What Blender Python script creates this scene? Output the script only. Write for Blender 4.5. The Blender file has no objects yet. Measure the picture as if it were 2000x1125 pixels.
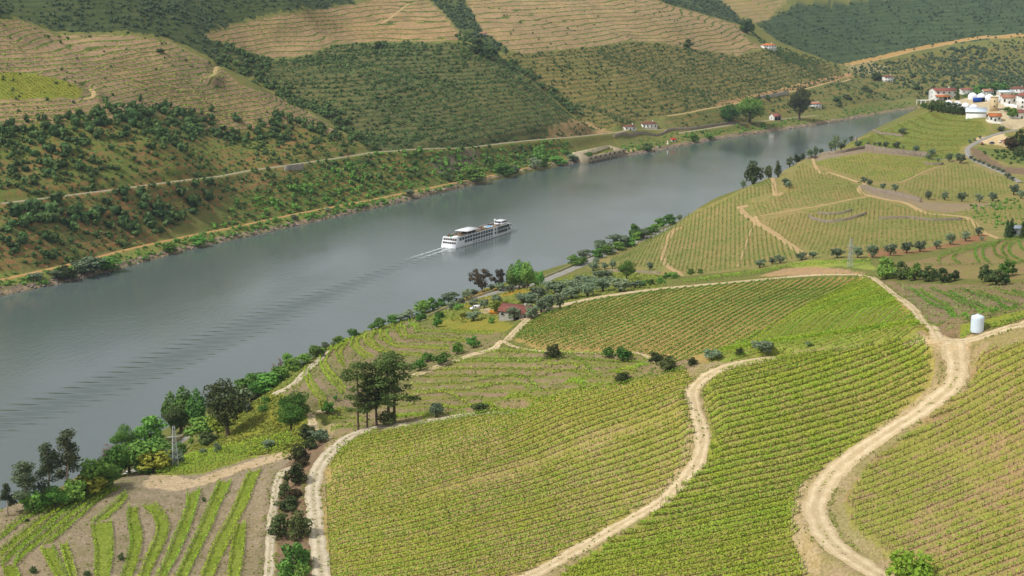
import bpy, math, random
import numpy as np

random.seed(7)
RNG = np.random.default_rng(7)
scene = bpy.context.scene
COL = scene.collection

# ------------------------------------------------------------------ camera
CAM_H = 180.0                       # metres above the river
PITCH = math.radians(12.14)
FPX = 2777.8                        # 50 mm on 36 mm, in 2000-wide pixels
cam_d = bpy.data.cameras.new('camera')
cam_d.lens = 50.0
cam_d.sensor_width = 36.0
cam_d.clip_start = 1.0
cam_d.clip_end = 20000.0
cam = bpy.data.objects.new('camera', cam_d)
cam.location = (0, 0, CAM_H)
cam.rotation_euler = (math.radians(90) - PITCH, 0, 0)
COL.objects.link(cam)
scene.camera = cam

# ------------------------------------------------------------------ sky, sun, exposure
SUN_EL, SUN_AZ = math.radians(50), math.radians(248)      # to the left, a little behind the camera
world = bpy.data.worlds.new('World')
scene.world = world
world.use_nodes = True
wn = world.node_tree
wn.nodes.clear()
w_out = wn.nodes.new('ShaderNodeOutputWorld')
w_bg = wn.nodes.new('ShaderNodeBackground')
w_sky = wn.nodes.new('ShaderNodeTexSky')
w_sky.sky_type = 'NISHITA'
w_sky.sun_disc = False
w_sky.sun_elevation = SUN_EL
w_sky.sun_rotation = SUN_AZ
w_sky.air_density = 1.0
w_sky.dust_density = 1.5
w_sky.ozone_density = 1.0
w_bg.inputs['Strength'].default_value = 0.088
# bright cloud cover: the blue of the clear sky is mostly veiled by grey-white cloud
w_mix = wn.nodes.new('ShaderNodeMix')
w_mix.data_type = 'RGBA'
w_tc = wn.nodes.new('ShaderNodeTexCoord')
w_map = wn.nodes.new('ShaderNodeMapping')
w_map.inputs['Scale'].default_value = (1, 1, 3)
w_noise = wn.nodes.new('ShaderNodeTexNoise')
w_noise.inputs['Scale'].default_value = 2.2
w_noise.inputs['Detail'].default_value = 5
w_ramp = wn.nodes.new('ShaderNodeMapRange')
w_ramp.inputs['From Min'].default_value = 0.3
w_ramp.inputs['From Max'].default_value = 0.7
w_ramp.inputs['To Min'].default_value = 0.78
w_ramp.inputs['To Max'].default_value = 0.92
wn.links.new(w_tc.outputs['Generated'], w_map.inputs['Vector'])
wn.links.new(w_map.outputs['Vector'], w_noise.inputs['Vector'])
wn.links.new(w_noise.outputs['Fac'], w_ramp.inputs['Value'])
wn.links.new(w_ramp.outputs['Result'], w_mix.inputs['Factor'])
wn.links.new(w_sky.outputs['Color'], w_mix.inputs['A'])
w_mix.inputs['B'].default_value = (6.4, 6.5, 6.65, 1)
wn.links.new(w_mix.outputs['Result'], w_bg.inputs['Color'])
wn.links.new(w_bg.outputs['Background'], w_out.inputs['Surface'])

sun_d = bpy.data.lights.new('sun', 'SUN')
sun_d.energy = 3.0
sun_d.angle = math.radians(7)
sun_d.color = (1.0, 0.975, 0.94)
sun = bpy.data.objects.new('sun', sun_d)
# the Nishita sun_rotation turns clockwise from +Y seen from above
sdir = (math.sin(SUN_AZ) * math.cos(SUN_EL), math.cos(SUN_AZ) * math.cos(SUN_EL), math.sin(SUN_EL))
from mathutils import Vector, Matrix
sun.rotation_euler = Vector(sdir).to_track_quat('Z', 'Y').to_euler()
COL.objects.link(sun)

scene.view_settings.view_transform = 'Standard'
scene.view_settings.look = 'None'
scene.view_settings.gamma = 1.0
scene.view_settings.use_curve_mapping = False
scene.view_settings.exposure = 0.32
scene.cycles.max_bounces = 6
scene.cycles.diffuse_bounces = 3
scene.cycles.glossy_bounces = 3
scene.cycles.transmission_bounces = 2
scene.cycles.volume_bounces = 0
scene.cycles.transparent_max_bounces = 4

# ------------------------------------------------------------------ small maths helpers
CP, SP = math.cos(PITCH), math.sin(PITCH)

def ray_uv(px, py):
    """image position -> (x per metre of y, drop per metre of y) of that line of sight"""
    a = (np.asarray(px, float) - 1000.0) / FPX
    b = (np.asarray(py, float) - 562.5) / FPX
    dy = CP - b * SP
    return a / dy, (SP + b * CP) / dy

def at_dist(px, py, y):
    u, t = ray_uv(px, py)
    return u * y, y, CAM_H - t * y

def at_height(px, py, z):
    u, t = ray_uv(px, py)
    y = (CAM_H - z) / t
    return u * y, y

def smooth(t):
    t = np.clip(t, 0, 1)
    return t * t * (3 - 2 * t)

_perm = np.random.default_rng(3).permutation(4096).astype(np.int64)
_val = np.random.default_rng(4).random(4096)

def vnoise(x, y, seed=0):
    xi = np.floor(x).astype(np.int64); yi = np.floor(y).astype(np.int64)
    fx = x - xi; fy = y - yi
    fx = fx * fx * (3 - 2 * fx); fy = fy * fy * (3 - 2 * fy)
    def h(a, b):
        return _val[(_perm[(_perm[(a + seed * 131) & 4095] + b) & 4095])]
    v00 = h(xi, yi); v10 = h(xi + 1, yi); v01 = h(xi, yi + 1); v11 = h(xi + 1, yi + 1)
    return (v00 * (1 - fx) + v10 * fx) * (1 - fy) + (v01 * (1 - fx) + v11 * fx) * fy

def fbm(x, y, octaves=4, seed=0):
    s = 0.0; a = 0.5; tot = 0.0
    for i in range(octaves):
        s = s + a * vnoise(x * 2 ** i, y * 2 ** i, seed + i)
        tot += a; a *= 0.5
    return s / tot

def in_poly(x, y, poly):
    inside = np.zeros(x.shape, bool)
    n = len(poly)
    j = n - 1
    for i in range(n):
        xi, yi = poly[i]; xj, yj = poly[j]
        if yi != yj:
            c = ((yi > y) != (yj > y)) & (x < (xj - xi) * (y - yi) / (yj - yi) + xi)
            inside ^= c
        j = i
    return inside

def seg_dist(x, y, line):
    """distance to a polyline, arc position along it, and signed side"""
    best = np.full(x.shape, 1e9); arc = np.zeros(x.shape); side = np.zeros(x.shape)
    acc = 0.0
    for (ax, ay), (bx, by) in zip(line[:-1], line[1:]):
        dx, dy = bx - ax, by - ay
        L2 = dx * dx + dy * dy
        if L2 < 1e-9: continue
        t = np.clip(((x - ax) * dx + (y - ay) * dy) / L2, 0, 1)
        ex = x - (ax + t * dx); ey = y - (ay + t * dy)
        d = np.hypot(ex, ey)
        m = d < best
        best = np.where(m, d, best)
        L = math.sqrt(L2)
        arc = np.where(m, acc + t * L, arc)
        side = np.where(m, np.sign(dx * ey - dy * ex), side)
        acc += L
    return best, arc, side

def catmull(pts, step):
    """smooth 2-D/3-D curve through pts, resampled about every `step`"""
    P = np.asarray(pts, float)
    if len(P) < 3:
        n = max(2, int(np.hypot(*(P[-1] - P[0])[:2]) / step) + 1)
        t = np.linspace(0, 1, n)[:, None]
        return P[0] * (1 - t) + P[-1] * t
    Q = np.vstack([2 * P[0] - P[1], P, 2 * P[-1] - P[-2]])
    out = []
    for i in range(1, len(Q) - 2):
        p0, p1, p2, p3 = Q[i - 1], Q[i], Q[i + 1], Q[i + 2]
        n = max(2, int(np.hypot(*(p2 - p1)[:2]) / step) + 1)
        t = np.linspace(0, 1, n, endpoint=False)[:, None]
        out.append(0.5 * (2 * p1 + (p2 - p0) * t + (2 * p0 - 5 * p1 + 4 * p2 - p3) * t ** 2 + (3 * p1 - p0 - 3 * p2 + p3) * t ** 3))
    out.append(P[-1:])
    return np.vstack(out)

# ------------------------------------------------------------------ terrain: survey points (sight line + distance north of the camera)
SURVEY = """
0,1125,312 250,1125,310 525,1125,306 620,1125,306 850,1125,300 1050,1125,298 1300,1125,290 1600,1125,279 1800,1125,271 2000,1125,262
620,1000,337 620,900,362 645,868,372 700,848,378 900,812,378 1100,763,374 1330,718,370 1500,692,367 1650,675,362 1790,652,358 1908,645,352 2000,622,352
850,960,335 1050,900,346 1300,850,343 1200,1000,321 1500,850,335 1600,930,318 1700,780,341 1900,800,325 1900,950,297 2000,800,318
1800,640,388 1500,683,432 1300,699,455 1090,688,470 1000,668,495 1200,620,530 1500,620,488 1400,560,600 1110,590,590 1600,545,602 1700,538,592 1760,600,450 1650,660,410
1900,600,450 2000,600,440 1900,565,520 2000,560,520 1850,545,560
1661,522,610 1800,500,640 2000,500,620 1950,470,690 1580,490,680 1440,520,690 1300,530,720 1180,520,790 1200,545,700
1450,405,850 1380,430,860 1600,420,800 1750,420,780 1900,450,730 1700,360,960 1850,380,900 1990,400,850 1560,330,1050 1520,350,990
1700,290,1110 1850,300,1090 1780,230,1240 1820,215,1250 1900,215,1220 1950,240,1160 1990,190,1300 1845,193,1290 1885,283,1110 1990,320,1030 1990,260,1140
1420,385,880 1330,425,900 1600,300,1110
1000,610,580 900,640,560 950,600,610 980,575,650 1060,560,680 860,625,610 800,640,565 700,665,530 620,705,490 590,745,455 610,790,428
720,800,432 700,740,462 760,690,505 850,720,470 850,660,535 1000,785,440 1000,740,455 1000,690,478 1200,740,440 1150,700,465 850,800,425
620,830,405 500,860,400 540,780,450 480,810,452 380,870,440 343,911,385 560,890,376 300,930,375 420,940,365 250,940,366 520,920,366
0,1010,341 150,970,354 100,1060,328 300,1020,337 450,1020,337
0,397,912 0,255,1006 0,135,1109 0,20,1234 0,0,1450 250,365,990 250,225,1090 250,62,1270 430,330,1100 430,260,1180 430,130,1330 530,325,1130 530,250,1215 530,180,1340 670,258,1285
100,480,870 150,300,1000 120,80,1240 250,30,1480 400,45,1560 600,10,1750 330,150,1210 330,290,1060
520,130,1500 600,200,1420 700,285,1250 700,150,1480 700,220,1370 850,85,1650 850,150,1540 850,230,1400 850,290,1290 960,100,1665 1050,170,1580 1130,235,1520 600,120,1560
500,105,1600 650,60,1750 700,10,1900 810,0,2000 900,80,1725 1000,100,1760 1100,50,1950 1100,0,2150 1300,40,2150 1300,85,2000 1440,60,2300 1440,110,2120
1300,150,1850 1300,220,1700 1200,150,1750 1200,230,1600 1500,150,2050 1500,100,2200 1640,130,2350 1650,160,2250 1512,230,1830 1250,255,1645 1400,225,1740
1560,20,2700 1700,60,2700 1800,100,2500 2000,60,2600 2000,0,3000 1900,150,2300 1700,190,2060 2000,150,2400 1380,0,2500 940,40,1880 1000,285,1400 1100,200,1620
"""
CTRL = []
for tok in SURVEY.split():
    a, b, c = (float(v) for v in tok.split(','))
    CTRL.append(at_dist(a, b, c))
# unseen ground round about (world x, y, z)
CTRL += [(-150, 190, 30), (0, 190, 30), (150, 190, 40), (-260, 260, 25), (260, 250, 70), (-300, 330, 5), (300, 360, 105), (380, 520, 90), (480, 760, 70), (620, 1050, 85), (800, 1400, 90),
         (900, 1750, 40), (1100, 2200, 20), (1300, 2600, 110), (1700, 3600, 230), (900, 3800, 210), (0, 3600, 260), (-800, 3200, 300), (-900, 2000, 240), (-700, 1300, 190), (-600, 1000, 120),
         (-480, 800, 40), (-380, 660, 15), (-200, 2400, 220), (500, 2900, 200), (-60, 420, 44), (-130, 430, 22), (-150, 440, 12), (-115, 430, 26), (-130, 395, 36), (0, 4500, 300), (2000, 4500, 260), (-2000, 4500, 330)]
# hollows hidden behind the ridges
for a, b, c, dz in [(0, 20, 1310, -14), (250, 62, 1360, -16), (430, 130, 1400, -16), (530, 180, 1400, -14), (670, 258, 1330, -8), (1050, 170, 1650, -10), (960, 100, 1735, -12), (1130, 235, 1570, -6)]:
    x, y, z = at_dist(a, b, c)
    CTRL.append((x, y, z + dz))

FAR_BANK_PX = [(0, 578), (120, 553), (250, 520), (380, 485), (500, 458), (650, 425), (800, 391), (940, 357), (1060, 330), (1130, 317), (1220, 305), (1300, 291), (1400, 272), (1500, 258), (1620, 240), (1700, 226), (1780, 213)]
FAR_BANK = [tuple(map(float, at_height(a, b, 0))) for a, b in FAR_BANK_PX]
d0 = np.subtract(FAR_BANK[0], FAR_BANK[2])
FAR_BANK = [tuple(np.array(FAR_BANK[0]) + d0 * 5), tuple(np.array(FAR_BANK[0]) + d0 * 2)] + FAR_BANK + [(700, 2130), (1000, 2330), (1600, 2600), (2600, 2900)]
NEAR_BANK = [(-260, 150), (-215, 300)] + [tuple(map(float, at_height(a, b, 0))) for a, b in [(-60, 1040), (100, 965), (200, 905), (400, 800), (560, 712), (640, 682)]] + \
    [(-48, 765), (-6, 842), (52, 926), (115, 1051), (170, 1155), (225, 1261), (320, 1395), (430, 1526), (560, 1670), (760, 1860), (1040, 2060), (1650, 2330), (2650, 2600)]
FAR_C = catmull(FAR_BANK, 12.0)
NEAR_C = catmull(NEAR_BANK, 8.0)
RIVER_POLY = [tuple(p) for p in FAR_C] + [tuple(p) for p in NEAR_C[::-1]]

for p in FAR_BANK[2:-3:2]:
    CTRL.append((p[0], p[1], 1.5))
for p in NEAR_BANK[2:-2:2]:
    CTRL.append((p[0], p[1], 2.0))
CTRL = np.array(CTRL, float)

def tps_fit(C, lam=0.4):
    sc = 200.0
    X = C[:, :2] / sc
    n = len(X)
    r2 = ((X[:, None] - X[None]) ** 2).sum(-1)
    K = 0.5 * r2 * np.log(r2 + 1e-12) + lam * 1e-3 * np.eye(n)
    Pm = np.hstack([np.ones((n, 1)), X])
    A = np.block([[K, Pm], [Pm.T, np.zeros((3, 3))]])
    w = np.linalg.solve(A, np.concatenate([C[:, 2], np.zeros(3)]))
    return X, w, sc

_TX, _TW, _TS = tps_fit(CTRL)

def tps_eval(x, y):
    x = (x / _TS).astype(np.float32); y = (y / _TS).astype(np.float32)
    n = len(_TX)
    out = (_TW[n] + _TW[n + 1] * x + _TW[n + 2] * y).astype(np.float64)
    for i in range(n):
        r2 = (x - np.float32(_TX[i, 0])) ** 2 + (y - np.float32(_TX[i, 1])) ** 2 + np.float32(1e-12)
        out += _TW[i] * 0.5 * (r2 * np.log(r2))
    return out

# grid: columns of constant x/y, rows of constant y, finer where the ground is near or terraced
UG = np.concatenate([np.linspace(-0.75, -0.43, 22, endpoint=False), np.linspace(-0.43, 0.43, 510), np.linspace(0.43, 0.75, 23)[1:]])
YG = np.concatenate([np.arange(215, 265, 2.0), np.arange(265, 520, 1.05), np.arange(520, 760, 1.7), np.arange(760, 860, 2.8), np.arange(860, 1400, 2.1), np.arange(1400, 1900, 3.2), np.arange(1900, 2700, 7.0), np.arange(2700, 5200, 40.0)])
NU, NY = len(UG), len(YG)
GX = UG[None, :] * YG[:, None]
GY = np.repeat(YG[:, None], NU, 1)
# the spline is smooth: evaluate it on every second node in each direction, then fill in
cu = np.unique(np.concatenate([np.arange(0, NU, 3), [NU - 1]])); cy = np.unique(np.concatenate([np.arange(0, NY, 3), [NY - 1]]))
Hc = tps_eval(GX[np.ix_(cy, cu)], GY[np.ix_(cy, cu)])
tmp = np.empty((len(cy), NU))
for i in range(len(cy)):
    tmp[i] = np.interp(UG, UG[cu], Hc[i])
H = np.empty((NY, NU))
for j in range(NU):
    H[:, j] = np.interp(YG, YG[cy], tmp[:, j])

# river: beds cut below the water, banks that rise from it
inside = in_poly(GX, GY, RIVER_POLY)
df, _, _ = seg_dist(GX, GY, FAR_C[::2])
dn, _, _ = seg_dist(GX, GY, NEAR_C[::2])
D_BANK = np.minimum(df, dn)
FARSIDE = df < dn
bank_h = np.where(FARSIDE, 1.0 + 2.6 * smooth(D_BANK / 7.0) + 0.16 * np.maximum(D_BANK - 7, 0), 0.8 + 4.5 * smooth(D_BANK / 12.0) + 0.10 * D_BANK)
wgt = smooth((D_BANK - 6.0) / np.where(FARSIDE, 45.0, 70.0))
rough = fbm(GX / 9, GY / 9, 3, 21)
Hland = bank_h * (1 - wgt) + np.maximum(H, bank_h * 0.7) * wgt
H = np.where(inside, -0.6 - np.minimum(D_BANK, 20) * 0.25, Hland + (rough - 0.5) * 1.2 * (1 - wgt))
H0 = H.copy()

def height_at(x, y):
    x = np.asarray(x, float); y = np.asarray(y, float)
    u = np.clip(x / np.maximum(y, 1), UG[0], UG[-1] - 1e-6); yy = np.clip(y, YG[0], YG[-1] - 1e-3)
    i = np.clip(np.searchsorted(YG, yy, 'right') - 1, 0, NY - 2); j = np.clip(np.searchsorted(UG, u, 'right') - 1, 0, NU - 2)
    fy = (yy - YG[i]) / (YG[i + 1] - YG[i]); fu = (u - UG[j]) / (UG[j + 1] - UG[j])
    return (H[i, j] * (1 - fu) + H[i, j + 1] * fu) * (1 - fy) + (H[i + 1, j] * (1 - fu) + H[i + 1, j + 1] * fu) * fy

def ground_at(px, py, ymin=235.0, field=None):
    """where a line of sight first meets the ground: world (x, y, z)"""
    px = np.atleast_1d(np.asarray(px, float)); py = np.atleast_1d(np.asarray(py, float))
    u, t = ray_uv(px, py)
    out = np.empty((len(px), 3))
    k0 = np.searchsorted(YG, ymin)
    Hf = H if field is None else field
    for n in range(len(px)):
        j = int(np.clip(np.searchsorted(UG, u[n]) - 1, 0, NU - 2))
        f = (u[n] - UG[j]) / (UG[j + 1] - UG[j])
        col = Hf[k0:, j] * (1 - f) + Hf[k0:, j + 1] * f
        col = np.maximum(col, 0.0)
        g = col - (CAM_H - t[n] * YG[k0:])
        hit = np.nonzero(g >= 0)[0]
        if len(hit) == 0:
            y = YG[-1]
        else:
            i = hit[0]
            if i == 0: y = YG[k0]
            else: y = YG[k0 + i - 1] + (YG[k0 + i] - YG[k0 + i - 1]) * (-g[i - 1]) / (g[i] - g[i - 1])
        out[n] = (u[n] * y, y, CAM_H - t[n] * y)
    return out

def line_on_ground(pts, step=8.0):
    """a traced line -> world polyline on the ground, splined in plan"""
    P = ground_at([p[0] for p in pts], [p[1] for p in pts], field=H0 if pts[0][1] > 480 else None)
    return catmull(P[:, :2], step)

def poly_on_ground(pts, n=4):
    xs, ys = [], []
    m = len(pts)
    for i in range(m):
        a = pts[i]; b = pts[(i + 1) % m]
        for k in range(n):
            xs.append(a[0] + (b[0] - a[0]) * k / n); ys.append(a[1] + (b[1] - a[1]) * k / n)
    G = ground_at(xs, ys, field=H0 if np.mean(ys) > 480 else None)
    return [(p[0], p[1]) for p in G]

def P(s):
    """'x,y x,y ...' -> list of pairs"""
    return [tuple(float(v) for v in t.split(',')) for t in s.split()]

# ------------------------------------------------------------------ colour and material helpers
def lin(c):
    c = np.asarray(c, float) / 255.0
    return np.where(c <= 0.04045, c / 12.92, ((c + 0.055) / 1.055) ** 2.4)

def hx(h, k=1.0):
    return tuple(float(v) * k for v in lin([int(h[i:i + 2], 16) for i in (0, 2, 4)]))

class NT:
    """a short way to write shader nodes"""
    def __init__(self, name):
        self.m = bpy.data.materials.new(name)
        self.m.use_nodes = True
        self.t = self.m.node_tree
        self.t.nodes.clear()
        self.out = self.t.nodes.new('ShaderNodeOutputMaterial')
        self.bsdf = self.t.nodes.new('ShaderNodeBsdfPrincipled')
        self.t.links.new(self.bsdf.outputs[0], self.out.inputs[0])
        self.bsdf.inputs['Specular IOR Level'].default_value = 0.2
    def n(self, typ, **kw):
        nd = self.t.nodes.new(typ)
        for k, v in kw.items():
            if k[0] == '_': setattr(nd, k[1:], v)
            else: self.put(nd.inputs[k.replace('__', ' ')], v)
        return nd
    def put(self, sock, v):
        if hasattr(v, 'is_output') or isinstance(v, bpy.types.NodeSocket): self.t.links.new(v, sock)
        elif isinstance(v, (tuple, list)) and len(v) == 3 and sock.type == 'RGBA': sock.default_value = (*v, 1)
        else: sock.default_value = v
    def noise(self, vec, scale, detail=3, rough=0.55):
        return self.n('ShaderNodeTexNoise', Vector=vec, Scale=scale, Detail=detail, Roughness=rough).outputs['Fac']
    def ramp(self, v, lo, hi, a=0.0, b=1.0):
        nd = self.n('ShaderNodeMapRange', _clamp=True, _interpolation_type='SMOOTHSTEP')
        self.put(nd.inputs[0], v)
        for i, q in enumerate((lo, hi, a, b)): self.put(nd.inputs[i + 1], q)
        return nd.outputs[0]
    def mix(self, f, a, b, mode='MIX'):
        nd = self.n('ShaderNodeMix', _data_type='RGBA', _blend_type=mode)
        self.put(nd.inputs[0], f); self.put(nd.inputs[6], a); self.put(nd.inputs[7], b)
        return nd.outputs[2]
    def math(self, op, a, b=0.0, c=None):
        nd = self.n('ShaderNodeMath', _operation=op)
        self.put(nd.inputs[0], a); self.put(nd.inputs[1], b)
        if c is not None: self.put(nd.inputs[2], c)
        return nd.outputs[0]
    def attr(self, name):
        return self.n('ShaderNodeAttribute', _attribute_name=name)
    def pos(self):
        return self.n('ShaderNodeNewGeometry').outputs['Position']
    def objpos(self):
        return self.n('ShaderNodeTexCoord').outputs['Object']
    def bump(self, h, dist, strength=1.0):
        self.put(self.bsdf.inputs['Normal'], self.n('ShaderNodeBump', Height=h, Distance=dist, Strength=strength).outputs[0])
    def base(self, c): self.put(self.bsdf.inputs['Base Color'], c)
    def rough(self, r): self.put(self.bsdf.inputs['Roughness'], r)

def mesh_obj(name, verts, faces, mat=None, parent=None, smooth_shade=False):
    me = bpy.data.meshes.new(name)
    verts = np.asarray(verts, np.float32)
    if isinstance(faces, np.ndarray):
        nf, k = faces.shape
        me.vertices.add(len(verts)); me.vertices.foreach_set('co', verts.ravel())
        me.loops.add(nf * k); me.loops.foreach_set('vertex_index', faces.ravel().astype(np.int32))
        me.polygons.add(nf); me.polygons.foreach_set('loop_start', np.arange(0, nf * k, k, dtype=np.int32))
        me.update(calc_edges=True)
    else:
        me.from_pydata([tuple(v) for v in verts], [], faces)
    if smooth_shade:
        me.polygons.foreach_set('use_smooth', np.ones(len(me.polygons), bool))
    if mat:
        for m in (mat if isinstance(mat, (list, tuple)) else [mat]): me.materials.append(m)
    o = bpy.data.objects.new(name, me)
    COL.objects.link(o)
    if parent: o.parent = parent
    return o

def tag(o, label=None, cat=None, group=None, kind=None):
    if label: o['label'] = label
    if cat: o['category'] = cat
    if group: o['group'] = group
    if kind: o['kind'] = kind
    return o

def empty(name, loc, rz=0.0):
    o = bpy.data.objects.new(name, None)
    o.location = loc; o.rotation_euler = (0, 0, rz)
    COL.objects.link(o)
    return o

def copy_tree(o, parent=None):
    c = o.copy(); COL.objects.link(c)
    if parent is not None: c.parent = parent
    for ch in list(o.children): copy_tree(ch, c)
    return c

# ------------------------------------------------------------------ roads and tracks: (name, label, trace, width, kind of surface)
ROADS = [
 ('dirt_track', 'pale winding dirt track between the two near vineyard blocks', P('1515,690 1440,708 1395,724 1362,748 1353,768 1362,805 1373,850 1366,890 1340,935 1290,985 1230,1020 1150,1065 1090,1097 1040,1124 985,1155'), 4.8, 'dirt'),
 ('dirt_track', 'broad S-shaped dirt track running down from the water tank', P('1858,660 1868,700 1862,745 1815,795 1740,845 1670,890 1620,935 1594,985 1602,1035 1640,1080 1700,1115 1760,1150'), 6.6, 'dirt'),
 ('dirt_track', 'dirt track leading right past the white water tank', P('1822,668 1880,662 1930,648 1960,638 2000,626 2060,606'), 4.8, 'dirt'),
 ('dirt_track', 'long dirt track along the top edge of the middle vineyard', P('1852,662 1825,640 1790,612 1745,575 1715,550 1690,538 1650,535 1580,539 1500,546 1400,554 1300,563 1200,576 1130,589 1085,600 1050,612 1030,625 1010,643 990,662 965,678 930,690 885,706 850,718 808,738'), 3.6, 'dirt'),
 ('dirt_track', 'narrow dirt track under the lower edge of the middle vineyard', P('985,668 1010,678 1060,684 1120,688 1200,694 1270,699 1330,700'), 2.4, 'dirt'),
 ('gravel_track', 'gravel track curving round the left edge of the large near vineyard', P('1010,794 920,809 850,821 780,832 720,842 680,856 652,874 630,898 615,930 611,970 617,1020 624,1080 628,1124 632,1165'), 4.8, 'gravel'),
 ('concrete_track', 'straight pale two-rut track beside the bottom left terraces', P('580,903 553,920 541,945 534,990 529,1050 524,1124 520,1170'), 2.8, 'gravel'),
 ('dirt_track', 'short sandy path running down beside the pine trees', P('632,796 612,805 608,820 618,838 645,856'), 3.4, 'dirt'),
 ('dirt_track', 'grey farm track along the rim of the curved terraces', P('535,778 552,762 575,745 600,722 625,700 640,688'), 3.0, 'gravel'),
 ('dirt_track', 'ochre dirt track with a bend on the upper right vineyard hill', P('1461,397 1447,404 1448,414 1465,427 1496,447 1528,468 1560,490 1584,500'), 5.2, 'ochre'),
 ('dirt_track', 'thin curving dirt track on the left flank of the vineyard hill', P('1336,437 1319,449 1304,472 1296,494 1297,513 1310,526 1338,537'), 4.0, 'ochre'),
 ('dirt_track', 'ochre track slanting down below the riverside stone wall', P('1562,315 1593,325 1626,338 1661,351 1683,359'), 2.8, 'ochre'),
 ('dirt_track', 'short bending track beside the lone tree above the river', P('1524,333 1508,345 1513,362 1527,376'), 3.5, 'ochre'),
 ('dirt_track', 'long ochre track under the dry stone bank on the vineyard hill', P('1690,360 1678,370 1696,380 1736,391 1769,397 1791,408 1813,417 1846,420 1883,424 1903,437 1921,455 1945,463 1960,467'), 3.8, 'ochre'),
 ('dirt_track', 'faint grassy track crossing the vineyard hill', P('1476,430 1517,417 1560,408 1593,402 1626,395 1701,382'), 1.7, 'ochre'),
 ('dirt_track', 'faint line of bare earth between two hillside vineyard plots', P('1754,360 1780,349 1813,332 1845,322'), 1.5, 'ochre'),
 ('dirt_track', 'straight strip of bare earth running down the vineyard hill', P('1474,438 1465,455 1453,490 1440,522'), 1.3, 'ochre'),
 ('paved_road', 'grey paved road curving past the parked cars to the winery', P('1993,358 1967,342 1934,327 1905,315 1890,302 1892,290 1905,280 1923,270 1952,260 1985,250'), 4.6, 'asphalt'),
 ('hill_road', 'pale road cut along the far hillside above the river', P('0,397 80,388 160,378 250,366 330,355 400,346 470,337 560,323 640,312 700,303 728,296 790,293 895,291 951,283 1021,276 1080,270 1135,266 1197,260'), 5.0, 'pale'),
 ('hill_road', 'pale bend of road climbing behind the two white far-bank houses', P('1190,262 1215,260 1260,257 1305,253'), 5.0, 'pale'),
 ('hill_road', 'ochre road climbing along the far bank above the station', P('1300,229 1350,219 1400,209 1450,200 1500,190 1550,178 1600,166 1660,153'), 5.0, 'ochre'),
 ('hill_road', 'ochre road slanting up the distant right hillside', P('1650,128 1700,119 1750,109 1800,98 1850,88 1900,79 1950,70 2000,62'), 6.0, 'ochre'),
 ('railway_track', 'rust coloured railway bed along the far river bank', P('0,548 60,535 150,515 230,493 300,476 380,459 450,446 520,430 600,414 680,399 760,384 830,370 880,359 940,347 1000,335 1060,322 1105,310'), 4.5, 'ballast'),
 ('railway_track', 'pale railway bed beside the small station', P('1320,262 1380,252 1440,242 1500,236 1560,229 1600,226'), 6.0, 'pale'),
 ('farm_path', 'short sandy path beside the green far-bank field', P('160,193 178,192 184,180 172,166'), 4.0, 'ochre'),
 ('farm_path', 'sandy path on the rim of the tan far-bank terraces', P('398,152 420,140 436,122'), 4.0, 'ochre'),
 ('farm_path', 'pale path up the tan terraces at the top of the view', P('742,52 765,30 790,10 800,2'), 4.0, 'ochre'),
]
river_road = [tuple(map(float, at_height(a, b, 9.0))) for a, b in [(120, 1040), (226, 948), (300, 902), (370, 858), (430, 824)]] + [(-75, 640), (-30, 745), (4, 800)] + \
             [tuple(map(float, at_height(a, b, 9.0))) for a, b in [(1040, 557), (1100, 533), (1140, 515.5), (1172, 500)]] + [(130, 1030), (185, 1125)]

road_lines = []
for nm, lb, tr, w, sf in ROADS:
    road_lines.append([nm, lb, line_on_ground(tr, 3.0 if tr[0][1] > 480 else 6.0), w, sf])
road_lines.append(['river_road', 'grey asphalt road with a low parapet along the near river bank', catmull(river_road, 5.0), 7.0, 'asphalt'])

def smooth_profile(z, k):
    n = len(z)
    kk = min(k, max(1, n // 3))
    if kk < 2: return z
    pad = np.concatenate([np.full(kk, z[0]), z, np.full(kk, z[-1])])
    ker = np.ones(2 * kk + 1) / (2 * kk + 1)
    return np.convolve(pad, ker, 'valid')

# ground roughness first, then terraces, then the level beds of roads
SMALL = fbm(GX / 26, GY / 26, 4, 5) - 0.5
FARMASK = FARSIDE & ~inside
# ravines and knolls of the wooded far hills
ridge = np.abs(fbm(GX / 150, GY / 150, 4, 11) - 0.5) * 2
H = H + np.where(inside, 0, np.where(FARMASK, SMALL * 5.0 * smooth((D_BANK - 25) / 60) + (ridge - 0.25) * 9 * smooth((D_BANK - 150) / 200), SMALL * 0.6 * smooth((D_BANK - 6) / 30)))

# ------------------------------------------------------------------ land cover zones, traced on the ground
C_ = lambda a: np.array(hx(a))
#  name: polygon, colour A, colour B, stripe colour, terrace step (m), stripe share
ZONES = []
def zone(pts, a, b, c='6f7a3c', dz=0.0, share=0.25, near=False, rag=3.0, tag_=None):
    # plots that reach the edge of the view go on beyond it
    q = [(2160.0 if x >= 2000 else -140.0 if x <= 0 else x, -25.0 if y <= 0 else y) for x, y in P(pts)]
    ZONES.append((poly_on_ground(q, 5), C_(a), C_(b), C_(c), dz, share, rag, tag_))

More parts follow.
